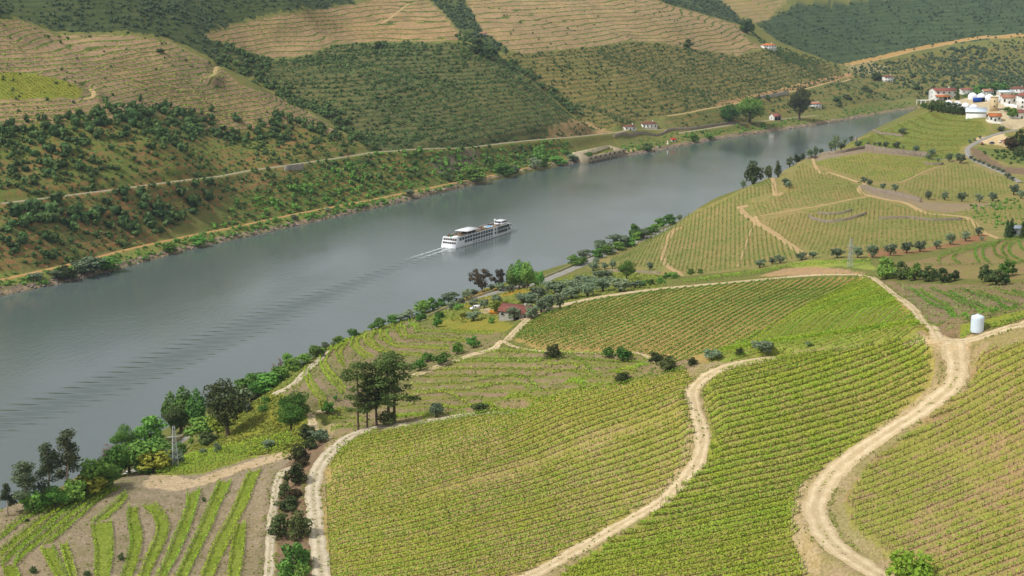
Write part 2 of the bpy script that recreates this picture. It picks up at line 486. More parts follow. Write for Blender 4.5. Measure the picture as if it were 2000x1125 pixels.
# far side
zone('0,255 150,240 300,225 380,235 430,262 520,258 600,245 690,268 700,298 640,308 470,334 330,352 160,375 0,394', '8c7048', '717c3c', '62733a', 4.0, .4, rag=8, tag_='scrub_left')
zone('0,400 160,381 330,358 470,340 640,315 640,330 480,378 380,420 300,470 150,508 0,542', '916f4a', '727640', '687040', 3.5, .3, rag=8, tag_='scrub_low')
zone('480,380 640,318 700,305 800,298 900,297 1000,290 1100,275 1130,300 1050,322 940,342 830,362 700,390 560,418 470,438 400,450', '6c783a', '8c7a48', '56703a', 3.5, .35, rag=8, tag_='scrub_green')
zone('0,548 150,517 300,478 450,448 600,417 760,387 940,350 1060,326 1130,312 1130,316 1060,330 940,356 800,390 650,424 500,457 380,484 250,519 120,552 0,577', '84824a', '7d8a46', rag=2, tag_='verge')
zone('0,22 60,47 110,68 240,66 330,80 425,128 470,165 530,184 600,218 660,255 640,262 560,242 440,262 410,258 330,222 250,225 170,238 0,253', 'a68e6c', '8e7c62', '546430', 3.4, .32, rag=2, tag_='terr1')
zone('0,136 60,142 110,152 150,166 165,178 152,191 0,198', '7f8a38', '8b8c3a', '5d6b2c', 0, rag=2, tag_='field_far')
zone('0,0 690,0 690,6 560,23 450,46 395,66 440,88 480,112 430,122 335,76 250,62 110,62 60,42 0,16', '44522f', '545e3a', '3c4a30', 5.0, .5, rag=8, tag_='wood1')
zone('398,70 450,50 560,27 690,9 810,0 880,42 908,78 800,81 740,79 650,86 600,106 540,114 500,104 440,86', 'aa906a', '947e5e', '566430', 5.0, .3, rag=3, tag_='terr2')
zone('895,0 1190,0 1330,16 1440,48 1462,80 1495,92 1440,108 1340,92 1300,84 1240,79 1100,96 1010,104 972,80 940,60 895,30', 'aa926c', '948060', '566430', 5.2, .3, rag=3, tag_='terr3')
zone('1380,0 1560,0 1500,38 1462,46 1430,20', 'a38c66', '9a8b60', '77803f', 6.0, .3, rag=3, tag_='terr4')
zone('440,92 500,110 540,118 600,110 650,90 740,84 850,84 910,84 965,104 1050,172 1130,236 1165,256 1090,266 1010,278 900,288 800,292 720,292 690,268 640,235 560,190 500,155 430,126', '5a603a', '6c6a42', '3a4a2c', 3.9, .52, rag=6, tag_='wood2')
zone('815,0 895,0 940,60 975,84 1000,108 965,100 910,80 880,38', '4d5b38', '58633c', rag=4, tag_='wood3')
zone('975,108 1100,99 1240,82 1300,87 1440,111 1500,98 1640,130 1650,150 1560,176 1450,198 1300,226 1200,246 1165,254 1130,232 1050,168', '747040', '86784a', '485c34', 4.2, .5, rag=6, tag_='scrub_mid')
zone('1190,0 1380,0 1460,48 1440,46 1330,14', '4b593a', '566340', rag=6, tag_='wood4')
zone('1478,48 1562,6 2000,0 2000,58 1850,86 1700,116 1640,126 1600,112 1520,80', '42543a', '50603f', '3a4c34', 6.0, .5, rag=8, tag_='wood5')
zone('1645,128 2000,66 2000,195 1790,190 1700,200 1600,215 1560,222 1450,235 1330,256 1300,252 1300,232 1450,204 1560,182 1660,156', '6e7040', '86784a', '5a6a3a', 5.0, .4, rag=6, tag_='scrub_right')
zone('1640,126 1700,112 1800,90 1900,72 2000,54 2000,60 1900,78 1800,97 1700,118 1650,127', 'b7955f', 'b3905a', rag=2)
zone('1530,170 1600,152 1660,142 1668,148 1600,163 1540,178 1450,197 1400,206 1395,202 1450,190', 'b2926a', 'ab8a60', rag=2)
zone('1650,132 1700,122 1735,130 1730,142 1680,146', '9c9168', '948a60', rag=2)
zone('1120,232 1160,240 1195,258 1150,262 1120,262 1090,268 1060,260', 'a58d66', '93825a', rag=4, tag_='rock')
zone('840,318 880,305 940,300 920,330 860,342', '8f8270', '867a68', rag=4)
zone('1120,312 1150,304 1230,292 1245,290 1225,302 1160,313', 'cdb48c', 'c3a880', rag=1.5)
zone('0,572 120,549 250,516 380,481 500,454 650,421 800,388 940,354 1060,327 1130,314 1220,303 1300,288 1400,270 1500,256 1620,238 1700,224 1780,211 1780,213 1700,226 1620,240 1500,258 1400,272 1300,291 1220,305 1130,317 1060,330 940,357 800,391 650,425 500,458 380,485 250,520 120,553 0,578', '8d7f6a', '7d705e', rag=1, tag_='shore')
# right hill beyond the near valley
zone('1120,512 1200,470 1330,424 1420,385 1500,345 1560,312 1600,296 1700,262 1790,226 1815,214 1880,222 1930,232 1960,250 2000,245 2000,470 1900,470 1840,482 1750,500 1600,512 1450,528 1330,540 1230,540', '80844a', '98895a', rag=2, tag_='hillfields')
zone('1640,286 1700,262 1790,226 1815,217 1880,226 1925,238 1930,255 1880,288 1868,308 1830,318 1800,312 1700,296', '7c8844', '888a4a', '80783e', 3.0, .3, rag=2, tag_='quinta_field')
zone('1580,312 1600,305 1690,290 1700,290 1805,305 1860,312 1880,315 1700,298 1690,297 1600,312', '968874', '8a7c6a', rag=1, tag_='wallbank')
zone('1686,362 1720,372 1780,390 1830,396 1900,398 1960,396 1958,404 1900,410 1846,416 1800,408 1770,394 1720,388 1690,376', '94866e', '9a8a6c', rag=1.5)
zone('1905,268 1960,262 1975,272 1965,285 1915,280', 'd8c49c', 'cdb890', rag=1)
zone('1893,292 1910,290 1960,325 2000,340 2000,356 1965,338 1920,318 1900,306', '84705c', '7c6a54', rag=1.5)
zone('1905,288 1960,292 2000,300 2000,330 1960,318 1915,296', '66783c', '747c42', rag=2)
zone('1845,196 1900,190 1960,185 2000,180 2000,245 1960,248 1945,236 1900,222 1885,215', 'cbbd9d', 'beb092', rag=1.5, tag_='quinta_yard')
zone('1690,480 1780,490 1840,478 1880,465 1930,455 1930,468 1880,478 1800,494 1700,503', '9a6f52', '8f7a50', rag=1.5)
zone('1540,518 1580,508 1700,512 1715,528 1640,520 1560,528', '9aa04a', '88984a', rag=1.5)
zone('1480,540 1530,525 1600,520 1680,530 1690,534 1600,537', 'b3956e', 'a88e70', rag=1.5)
# near side
zone('560,905 600,700 700,650 800,622 900,632 1000,620 1090,602 1110,590 1300,560 1300,540 1200,530 1060,545 950,560 860,610 700,660 560,720 480,760', '838644', '76803e', rag=2, tag_='slope')
zone('900,585 940,566 1000,558 1040,556 1042,568 1000,575 940,590 915,602', 'b08a38', 'a57f30', rag=2)
zone('1030,560 1100,545 1200,535 1330,538 1300,560 1110,588 1060,600', '7d8244', '6f7b3e', rag=2, tag_='olive_grove')
zone('935,603 985,598 1045,622 1030,632 985,617 940,612', 'b9a587', 'ae9a7c', rag=1)
zone('845,635 900,612 985,622 1005,640 985,648 900,655', '7f8c3e', '938c3e', rag=2)
zone('1000,664 1020,640 1060,614 1120,595 1300,567 1500,549 1690,541 1740,580 1800,640 1770,665 1500,690 1380,710 1330,702 1200,690 1060,682', 'b09860', 'a69456', rag=1, tag_='fieldE')
zone('1690,541 1740,580 1800,640 1770,665 1500,690 1380,710 1400,690 1520,630 1600,585', '98984c', '8e984a', rag=1, tag_='fieldE2')
zone('1700,545 1745,572 1800,618 1830,645 1810,648 1770,615 1720,570', 'b49c5c', 'a89455', rag=1)
zone('1715,545 1760,552 1860,556 2000,548 2000,625 1900,640 1850,650 1820,635 1780,600', '917c64', '857a58', rag=1.5, tag_='strips_right')
zone('1760,515 1860,495 1960,470 2000,462 2000,545 1860,545 1760,535', '8f7c5a', '8a8450', rag=1.5, tag_='strips_top')
zone('628,790 560,800 545,775 600,715 640,682 700,652 800,626 880,645 980,650 990,660 940,686 850,716 800,742 700,800', '94826a', '828052', rag=1.5, tag_='bowl')
zone('640,850 700,800 800,745 880,708 960,685 1100,691 1330,702 1360,716 1250,745 1100,770 900,815 700,845', '968468', '848050', rag=1.5, tag_='terraces_mid')
zone('360,880 420,850 480,790 540,770 600,790 620,840 580,885 480,890', '86903a', '95923a', rag=2, tag_='meadow')
zone('0,1012 150,968 260,925 560,885 575,905 540,960 532,1050 525,1125 0,1125', '988a74', '8a8064', rag=1.5, tag_='terr_near')
zone('455,1125 442,1050 456,1032 449,1075 444,1125', '97836c', '8b7966', rag=.2)
zone('278,940 300,924 340,928 380,936 470,905 560,880 570,892 470,918 420,942 350,958 290,950', 'c2ad8c', 'b49e7e', rag=1.5)
zone('540,960 560,905 600,870 640,862 625,900 608,960 612,1125 540,1125', '8d7660', '80705a', rag=1, tag_='hedge_bank')
zone('655,872 700,852 900,815 1100,768 1340,722 1352,745 1345,770 1352,800 1358,850 1345,905 1310,945 1250,1000 1150,1052 1030,1125 1020,1135 640,1135 632,1000 637,910', 'b09c68', 'a29a50', rag=.8, tag_='fieldA')
zone('1370,760 1400,730 1520,692 1660,680 1800,658 1822,700 1820,750 1760,805 1640,890 1570,960 1556,1040 1590,1135 1075,1135 1270,1012 1372,912 1392,850', 'a49a58', '949a40', rag=.8, tag_='fieldB')
zone('2010,636 1905,688 1893,750 1835,808 1770,855 1710,895 1664,945 1650,985 1660,1032 1740,1092 1780,1140 2010,1140', 'a68e68', '98944e', rag=.8, tag_='fieldC')
zone('1760,668 1805,655 1830,650 1900,645 1895,665 1888,700 1850,690 1815,690 1790,676', 'cdb894', 'c0aa86', rag=1)
zone('1540,1000 1560,950 1640,890 1760,808 1830,742 1845,745 1790,800 1660,890 1590,950 1580,1040 1610,1125 1570,1125', 'b8a580', 'ae9c70', rag=1)
zone('1345,790 1358,830 1355,880 1325,930 1240,1000 1225,1000 1320,920 1340,860', 'baa578', 'b09c70', rag=.8)


# ------------------------------------------------------------------ terrace strips: pairs of vine lines (traced) with a grass bench between
def Z(s, ox, oy, k):
    return [(ox + a / k, oy + b / k) for a, b in P(s)]
NB = lambda s: Z(s, 0, 880, 3.571)
BW = lambda s: Z(s, 540, 600, 4.0)
RS = lambda s: Z(s, 1640, 440, 4.69)
near_pairs = [
 (NB('1660,515 1625,620 1612,720 1592,870 1588,900'), NB('1705,500 1702,640 1690,760 1670,870 1665,900')),
 (NB('1740,150 1690,260 1640,380 1580,500 1510,620 1460,740 1410,870 1395,900'), NB('1815,140 1765,260 1715,390 1640,520 1590,650 1540,750 1490,870 1478,900')),
 (NB('1530,220 1490,310 1440,420 1390,540 1330,670 1270,800 1240,870 1225,900'), NB('1610,215 1580,290 1520,410 1470,540 1400,680 1340,800 1310,870 1300,900')),
 (NB('1310,300 1300,400 1260,500 1210,620 1160,750 1100,870 1085,900'), NB('1390,270 1380,350 1340,480 1290,620 1230,750 1160,870 1145,900')),
 (NB('990,380 1060,440 1090,510 1090,580 1060,660 1010,770 980,870 970,900'), NB('1080,370 1140,440 1170,500 1160,600 1120,700 1070,790 1040,870 1030,900')),
 (NB('900,390 890,470 905,560 915,640 890,750 850,870 840,900'), NB('950,390 960,480 985,560 985,640 960,760 920,870 910,900')),
 (NB('640,510 650,600 670,700 665,780 665,870 665,900'), NB('770,490 785,600 785,700 770,800 760,870 758,900')),
 (NB('280,680 320,760 370,840 385,870 398,900'), NB('370,670 400,740 440,820 470,900')),
 (NB('425,660 450,760 480,860 490,900'), NB('465,650 490,740 520,850 530,900')),
 (NB('640,505 720,430 800,360 880,290'), NB('730,480 800,420 850,370 890,320')),
 (NB('290,660 350,620 440,530 540,440 660,345 800,245'), NB('350,645 440,570 540,480 640,385 740,310 840,255')),
 (NB('100,790 150,700 240,630 360,530 480,430 600,345 760,248'), NB('110,800 180,730 260,660 370,565 490,460 620,360 780,258')),
 (NB('0,790 60,720 130,655 260,550 400,430 520,350 690,262'), NB('0,815 40,780 140,690 265,585 405,465 530,370 710,272')),
 (NB('0,700 40,665 160,565 300,455 430,370 610,292'), NB('0,740 50,700 165,605 305,490 440,395 625,305')),
 (NB('0,600 50,550 150,470 300,392 400,355'), NB('0,630 55,585 155,500 310,415 410,375')),
 (NB('20,810 40,875 45,900'), NB('100,795 130,875 136,900')),
]
bowl_pairs = [
 (BW('345,750 290,680 240,600 215,530 225,480'), BW('400,745 330,650 280,580 250,520 255,480')),
 (BW('510,680 430,590 370,510 345,440 350,380 420,320 540,260 660,210'), BW('545,650 470,560 410,490 385,430 400,380 450,330 560,275')),
 (BW('530,470 490,430 465,370 470,330 520,290'), BW('530,430 510,380 515,330 560,280')),
 (BW('690,400 620,350 580,300 590,260 640,225 720,190'), BW('760,395 680,345 635,300 635,265 670,235')),
 (BW('1130,382 930,375 800,350 740,310 690,260 695,220 760,180 850,150'), BW('1130,365 930,355 850,330 780,290 745,245 760,210 820,175')),
 (BW('1350,330 1100,322 970,318 890,295 840,260 810,215 810,190 860,160 930,130'), BW('1350,305 1100,300 970,292 905,268 865,222 870,185')),
 (BW('1480,265 1300,262 1080,245 960,210 910,170 920,130 1000,105'), BW('1480,240 1300,238 1100,225 1010,200 970,160 990,120')),
 (BW('1700,210 1400,200 1150,188 1080,165 1035,130 1030,95'), BW('1700,190 1400,182 1160,168 1100,150 1060,120 1050,95')),
]
mid_bands = [BW(s) for s in (
 '1560,352 1750,345 2000,352 2300,358 2800,375', '1380,415 1600,400 2000,405 2400,410 2900,430', '1340,432 1600,425 2000,430 2400,440 2900,462', '1180,492 1500,482 2000,490 2400,500 2800,510',
 '1060,550 1400,540 2000,545 2400,552 2700,548', '1060,600 1400,595 2000,600 2400,600 2560,590', '1020,655 1400,650 2000,655 2400,645', '940,715 1400,705 2000,710 2200,700', '930,780 1300,775 1700,775 1900,765', '930,845 1200,840 1500,830',
 '460,805 600,798 720,800', '400,880 560,870 680,875', '420,945 560,935 680,935')]
right_pairs = [
 (RS('585,592 650,595 720,645 850,738 1000,810 1170,888'), RS('740,600 830,680 1000,770 1160,845')),
 (RS('830,590 950,640 1100,720 1250,780 1400,825'), RS('1000,620 1150,710 1300,760 1450,805')),
 (RS('1030,605 1150,612 1280,665 1450,725 1620,772'), RS('1260,620 1450,690 1640,740')),
 (RS('1310,608 1450,610 1600,650 1740,680'), RS('1580,610 1688,640 1740,650')),
 (RS('1100,905 1320,865 1500,815 1688,775 1760,760'), RS('1120,965 1350,915 1500,885 1688,828 1760,805')),
]
top_lines = [RS(s) for s in ('690,375 900,370 1200,370 1450,375 1688,345', '905,345 925,300 1050,245 1250,205 1400,170 1688,98', '1100,362 1050,330 1040,300 1100,262 1250,220', '1280,352 1255,320 1240,250 1270,212 1400,180',
 '1370,357 1320,310 1310,240 1340,210 1420,185', '1640,362 1520,320 1440,290 1410,220 1430,175 1500,145 1688,112', '1535,302 1500,270 1490,210 1560,155 1688,130', '1688,342 1580,290 1550,230 1570,180 1640,150', '1688,240 1660,210 1645,160 1688,140')]

bench_zones = []
for a, b in near_pairs: bench_zones.append((a + b[::-1], '74862f', '82903c'))
for a, b in bowl_pairs: bench_zones.append((a + b[::-1], '8f9248', '868c42'))
for a, b in right_pairs[4:]: bench_zones.append((a + b[::-1], '8a9440', '86903c'))
for ln in mid_bands:
    h = 3.2
    bench_zones.append(([(x, y - h * .6) for x, y in ln] + [(x, y + h) for x, y in ln[::-1]], '7d8642', '868840'))
for pts, a, b in bench_zones:
    ZONES.append((poly_on_ground(pts, 3), C_(a), C_(b), C_(b), 0, .25, .25, None))
zone('285,915 360,893 450,872 560,848 590,858 560,878 470,900 400,925 345,928 300,928', '8d9440', '849040', rag=1, tag_='patch_near')
base_a, base_b = C_('7c7a46'), C_('6e7640')
CA = np.empty((NY, NU, 3)); CB = np.empty((NY, NU, 3)); CC = np.empty((NY, NU, 3))
CA[:] = base_a; CB[:] = base_b
nr_ = (GY < 420) & ~FARSIDE & (GX > -95 + (GY - 330) * .25)
CA[nr_] = C_('a89674'); CB[nr_] = C_('9a9062')
CC[:] = C_('66703c')
TM = np.zeros((NY, NU)); PH = np.zeros((NY, NU)); DZ = np.full((NY, NU), 4.0); SH = np.full((NY, NU), .25)
ZTAG = {}
RX = (fbm(GX / 7, GY / 7, 3, 31) - .5) * 2; RY = (fbm(GX / 7, GY / 7, 3, 41) - .5) * 2
for poly, a, b, c, dz, share, rag, tg in ZONES:
    pa = np.array(poly)
    y0, y1 = np.searchsorted(YG, [pa[:, 1].min() - 15, pa[:, 1].max() + 15])
    if y1 <= y0: continue
    sl = slice(y0, y1)
    m = in_poly(GX[sl] + RX[sl] * rag, GY[sl] + RY[sl] * rag, poly) & ~inside[sl]
    CA[sl][m] = a; CB[sl][m] = b; CC[sl][m] = c
    TM[sl][m] = (1.0 if share < .4 else .6) if dz > 0 else 0.0
    if dz > 0:
        DZ[sl][m] = dz; SH[sl][m] = share
    if tg: ZTAG[tg] = poly

# bare rock and shingle along the far water's edge, grass and earth along the near one
sh_ = FARSIDE & ~inside & (D_BANK + RX * 1.5 < 4.2) & (GY < 2300)
CA[sh_] = C_('a8957c'); CB[sh_] = C_('8a7a68'); TM[sh_] = 0

# terraces: the slope between two benches steepens, the benches themselves are level
WARP = (fbm(GX / 90, GY / 90, 3, 51) - .5) * 9.0 + (fbm(GX / 30, GY / 30, 2, 52) - .5) * 1.6 - np.where(FARSIDE, .05 * GX, 0)
Hs = (H + WARP) / DZ
fl = np.floor(Hs); fr = Hs - fl
st = fl + np.clip((fr - SH) / (1 - SH), 0, 1)
amt = TM * np.where(SH < .35, .85, .55)
H = np.where(TM > 0, H * (1 - amt) + (st * DZ - WARP) * amt, H)
PH = np.where(TM > 0, Hs, 0)

# level beds for roads
for nm, lb, ln, w, sf in road_lines:
    z = smooth_profile(height_at(ln[:, 0], ln[:, 1]), 6)
    z = smooth_profile(z, 4)
    if nm == 'river_road': z = z * 0 + 9.0
    mid = ln[len(ln) // 2]
    reach = w * 0.5 + (6.0 if nm == 'river_road' else 3.0 if mid[1] < 900 else 6.0)
    lo = ln.min(0) - reach - 2; hi = ln.max(0) + reach + 2
    y0, y1 = np.searchsorted(YG, [lo[1], hi[1]])
    sub = (slice(max(y0 - 1, 0), y1 + 1), slice(None))
    X, Y = GX[sub], GY[sub]
    m = (X > lo[0]) & (X < hi[0])
    if not m.any(): continue
    d, arc, _ = seg_dist(X[m], Y[m], ln)
    acc = np.concatenate([[0], np.cumsum(np.hypot(*np.diff(ln, axis=0).T))])
    zr = np.interp(arc, acc, z)
    k = 1 - smooth((d - w * 0.5 - 0.4) / (reach - w * 0.5))
    h = H[sub]
    h[m] = h[m] * (1 - k) + zr * k
    H[sub] = h

# ------------------------------------------------------------------ the ground sheet
m_ground = NT('ground')
g = m_ground
p_ = g.pos()
big = g.noise(p_, 0.035, 5, .6)
mid = g.noise(p_, 0.25, 4, .6)
fine = g.noise(p_, 1.6, 4, .7)
f_ = g.ramp(g.math('ADD', g.math('MULTIPLY', big, .45), g.math('MULTIPLY', mid, .55)), .43, .57)
col = g.mix(f_, g.attr('ca').outputs['Color'], g.attr('cb').outputs['Color'])
ph = g.math('ADD', g.attr('phase').outputs['Fac'], g.math('MULTIPLY', g.math('SUBTRACT', mid, .5), .22))
fr_ = g.math('FRACT', ph)
st_ = g.math('MULTIPLY', g.ramp(fr_, 0.0, .06), g.math('SUBTRACT', 1.0, g.ramp(fr_, g.attr('share').outputs['Fac'], g.math('ADD', g.attr('share').outputs['Fac'], .1))))
st_ = g.math('MULTIPLY', g.math('MULTIPLY', st_, g.attr('tmask').outputs['Fac']), g.ramp(g.noise(p_, .12, 3), .3, .5, .7, 1))
col = g.mix(st_, col, g.attr('cc').outputs['Color'])
col = g.mix(g.ramp(fine, .3, .7, 0, 1), g.mix(1.0, col, (.66, .64, .60), 'MULTIPLY'), g.mix(1.0, col, (1.12, 1.1, 1.06), 'MULTIPLY'))
patch = g.noise(p_, .012, 4, .6)
col = g.mix(g.ramp(patch, .35, .7, 0, .35), col, g.mix(1.0, col, (1.15, 1.02, .8), 'MULTIPLY'))
g.base(col)
g.rough(1.0)
g.bsdf.inputs['Specular IOR Level'].default_value = 0.05
g.bump(g.math('ADD', fine, g.math('MULTIPLY', mid, 2.0)), .5, .8)

idx = np.arange(NY * NU).reshape(NY, NU)
deep = inside & (D_BANK > 12)
keep = ~(deep[:-1, :-1] & deep[1:, :-1] & deep[:-1, 1:] & deep[1:, 1:])
F = np.stack([idx[:-1, :-1], idx[:-1, 1:], idx[1:, 1:], idx[1:, :-1]], -1)[keep]
used = np.zeros(NY * NU, bool); used[F.ravel()] = True
remap = np.cumsum(used) - 1
V = np.stack([GX, GY, H], -1).reshape(-1, 3)[used]
ground = mesh_obj('ground', V, remap[F], m_ground.m, smooth_shade=True)
tag(ground, 'terraced valley sides with vineyards, scrub and bare soil', kind='structure')
me = ground.data
def put_color(name, A):
    at = me.attributes.new(name, 'FLOAT_COLOR', 'POINT')
    a4 = np.ones((NY * NU, 4), np.float32); a4[:, :3] = A.reshape(-1, 3)
    at.data.foreach_set('color', a4[used].ravel())
def put_float(name, A):
    at = me.attributes.new(name, 'FLOAT', 'POINT')
    at.data.foreach_set('value', A.reshape(-1)[used].astype(np.float32))
put_color('ca', CA); put_color('cb', CB); put_color('cc', CC)
put_float('phase', PH); put_float('tmask', TM); put_float('share', SH)

# ------------------------------------------------------------------ the river
m_water = NT('river_water')
w = m_water
p_ = w.pos()
w.base((.088, .112, .102))
w.rough(.07)
w.bsdf.inputs['IOR'].default_value = 1.33
w.bsdf.inputs['Specular IOR Level'].default_value = 0.5
mp = w.n('ShaderNodeMapping', Vector=p_, Rotation=(0, 0, math.radians(-35)), Scale=(1.0, .45, 1))
r1 = w.noise(mp.outputs[0], .35, 4, .6)
r2 = w.noise(p_, 1.4, 3, .6)
calm = w.ramp(w.noise(mp.outputs[0], .012, 3, .5), .38, .62, .35, 1.0)
w.bump(w.math('MULTIPLY', w.math('ADD', r1, w.math('MULTIPLY', r2, .35)), calm), .19, .8)

WAKE = catmull([tuple(map(float, at_height(a, b, 0))) for a, b in [(866, 491), (800, 513), (720, 543), (640, 575), (560, 606), (470, 645), (380, 685), (290, 722), (190, 760), (80, 800), (-60, 850), (-220, 905)]], 6.0)
wu = np.linspace(-.62, .62, 420)
wy = np.concatenate([np.arange(390, 1010, 1.7), np.arange(1010, 1400, 5), np.arange(1400, 2700, 15)])
WX = wu[None] * wy[:, None]; WY = np.repeat(wy[:, None], len(wu), 1)
near_w = (WY < 1010)
d, arc, side = seg_dist(WX[near_w], WY[near_w], WAKE)
width = 2.2 + 8.0 * smooth(arc / 260.0)
env = np.exp(-(d / width) ** 2) * smooth((arc + 20) / 50.0) 
lamb = 9.2
crest = np.sin(2 * math.pi * (WY[near_w] + 0.10 * WX[near_w]) / 9.2 + 1.2 * (fbm(WX[near_w] / 30, WY[near_w] / 30, 2, 61)))
fine_w = .55 + .45 * smooth((arc - 20) / 150)
wz = 0.6 * env * crest * fine_w * (.7 + .6 * fbm(WX[near_w] / 18, WY[near_w] / 25, 2, 71))
# bow wave lines that spread gently across the far half
WZ = np.zeros(WX.shape); WZ[near_w] = wz
inw = in_poly(WX, WY, [(x + (-14 if i < len(FAR_C) else 14), y + (10 if i < len(FAR_C) else -8)) for i, (x, y) in enumerate(RIVER_POLY)])
inw |= in_poly(WX, WY, RIVER_POLY)
wi = np.arange(WX.size).reshape(WX.shape)
Fw = np.stack([wi[:-1, :-1], wi[:-1, 1:], wi[1:, 1:], wi[1:, :-1]], -1)
kw = inw[:-1, :-1] | inw[1:, :-1] | inw[:-1, 1:] | inw[1:, 1:]
Fw = Fw[kw]
uw = np.zeros(WX.size, bool); uw[Fw.ravel()] = True
rw = np.cumsum(uw) - 1
river = mesh_obj('river_water', np.stack([WX, WY, WZ], -1).reshape(-1, 3)[uw], rw[Fw], m_water.m, smooth_shade=True)
tag(river, 'grey-green river with a rippled ship wake', kind='structure')

# ------------------------------------------------------------------ road surfaces
def road_mat(name, a, b, grass, gshare):
    m = NT(name)
    p = m.pos()
    n1 = m.noise(p, .5, 4, .65); n2 = m.noise(p, 3.0, 3, .6); n3 = m.noise(p, .11, 3, .6)
    c = m.mix(m.ramp(n1, .35, .65), hx(a), hx(b))
    ac = m.attr('across').outputs['Fac']
    absx = m.math('ABSOLUTE', ac)
    rut = m.math('SUBTRACT', 1.0, m.ramp(m.math('ABSOLUTE', m.math('SUBTRACT', absx, .42)), .08, .26))
    c = m.mix(m.math('MULTIPLY', rut, .8), m.mix(1.0, c, (.86, .84, .79), 'MULTIPLY'), m.mix(1.0, c, (1.06, 1.06, 1.05), 'MULTIPLY'))
    edge = m.ramp(m.math('ADD', absx, m.math('MULTIPLY', m.math('SUBTRACT', n1, .5), 1.0)), .75, 1.0)
    mid_ = m.math('SUBTRACT', 1.0, m.ramp(absx, .06, .22))
    gr = m.math('MULTIPLY', m.math('MAXIMUM', m.math('MULTIPLY', mid_, m.ramp(n3, .45, .6)), edge), gshare)
    c = m.mix(gr, c, m.mix(n2, hx(grass), hx(a, .8)))
    c = m.mix(m.ramp(n2, .35, .7), m.mix(1.0, c, (.80, .79, .77), 'MULTIPLY'), c)
    m.base(c); m.rough(.95); m.bsdf.inputs['Specular IOR Level'].default_value = .1
    m.bump(m.math('ADD', n1, m.math('MULTIPLY', n2, .5)), .12, .7)
    return m.m
RM = {'dirt': road_mat('dirt_surface', 'd4c19e', 'c5b08b', 'a89a5c', .4), 'gravel': road_mat('gravel_surface', 'd0c4aa', 'beb098', '98905a', .45),
      'ochre': road_mat('ochre_earth', 'c2a87c', 'b69a6e', '9c9452', .4), 'asphalt': road_mat('asphalt_surface', 'a3a09a', '94928c', '7a7a50', .15),
      'pale': road_mat('pale_road_surface', 'aca088', '9c927a', '84844a', .9), 'ballast': road_mat('ballast_bed', 'c09a68', 'b48c5a', '98904a', .3)}

def ribbon(name, ln, w, mat, lift, nx=7, ragged=.42):
    n = len(ln)
    t = np.gradient(ln, axis=0); t /= np.linalg.norm(t, axis=1)[:, None] + 1e-9
    nrm = np.stack([t[:, 1], -t[:, 0]], -1)
    ac = np.linspace(-1, 1, nx)
    ww = w * .5 * (1 + ragged * (fbm(ln[:, 0] / 3.5, ln[:, 1] / 3.5, 4, 91) - .5) * 2)
    ww2 = w * .5 * (1 + ragged * (fbm(ln[:, 0] / 3.5, ln[:, 1] / 3.5, 4, 95) - .5) * 2)
    off = np.where(ac[None] < 0, ww[:, None], ww2[:, None]) * ac[None]
    X = ln[:, 0:1] + nrm[:, 0:1] * off; Y = ln[:, 1:2] + nrm[:, 1:2] * off
    Z = height_at(X, Y) + lift
    # keep the surface clear of the coarser ground mesh below it
    Z = np.maximum(Z, Z.mean(1, keepdims=True) - .35)
    Z[:, 0] -= lift + .1; Z[:, -1] -= lift + .1
    i = np.arange(n * nx).reshape(n, nx)
    Fq = np.stack([i[:-1, :-1], i[:-1, 1:], i[1:, 1:], i[1:, :-1]], -1).reshape(-1, 4)
    o = mesh_obj(name, np.stack([X, Y, Z], -1).reshape(-1, 3), Fq, mat, smooth_shade=True)
    at = o.data.attributes.new('across', 'FLOAT', 'POINT')
    at.data.foreach_set('value', np.repeat(ac[None], n, 0).ravel().astype(np.float32))
    return o
for nm, lb, ln, w, sf in road_lines:
    far = ln[len(ln) // 2][1]
    lnf = catmull(ln[::2] if len(ln) > 6 else ln, 1.3 if far < 520 else 2.5 if far < 900 else 4.0)
    o = ribbon(nm, lnf, w, RM[sf], .10 if far < 520 else .18 if far < 900 else .4)
    tag(o, lb, kind='structure')

# ------------------------------------------------------------------ foliage
def leaf_mat(name, a, b, rnd=.34):
    m = NT(name)
    t = m.attr('tint').outputs['Fac']
    orn = m.n('ShaderNodeObjectInfo').outputs['Random']
    n = m.noise(m.pos(), .5, 2)
    f = m.math('ADD', m.math('MULTIPLY', t, .65), m.math('MULTIPLY', n, .35))
    c = m.mix(f, hx(a), hx(b))
    v = m.ramp(orn, 0, 1, 1 - rnd, 1 + rnd)
    hs = m.n('ShaderNodeHueSaturation', Color=c, Value=v, Hue=m.ramp(m.math('FRACT', m.math('MULTIPLY', orn, 7.3)), 0, 1, .485, .515))
    m.base(hs.outputs[0])
    m.rough(.7)
    m.bsdf.inputs['Specular IOR Level'].default_value = .12
    tr = m.n('ShaderNodeBsdfTranslucent', Color=hs.outputs[0])
    mx = m.n('ShaderNodeMixShader', Fac=.22)
    m.t.links.new(m.bsdf.outputs[0], mx.inputs[1]); m.t.links.new(tr.outputs[0], mx.inputs[2])
    m.t.links.new(mx.outputs[0], m.out.inputs[0])
    return m.m
def bark_mat(name, a, b):
    m = NT(name)
    n = m.noise(m.objpos(), 3.0, 4)
    m.base(m.mix(n, hx(a), hx(b))); m.rough(.95)
    m.bump(n, .05)
    return m.m
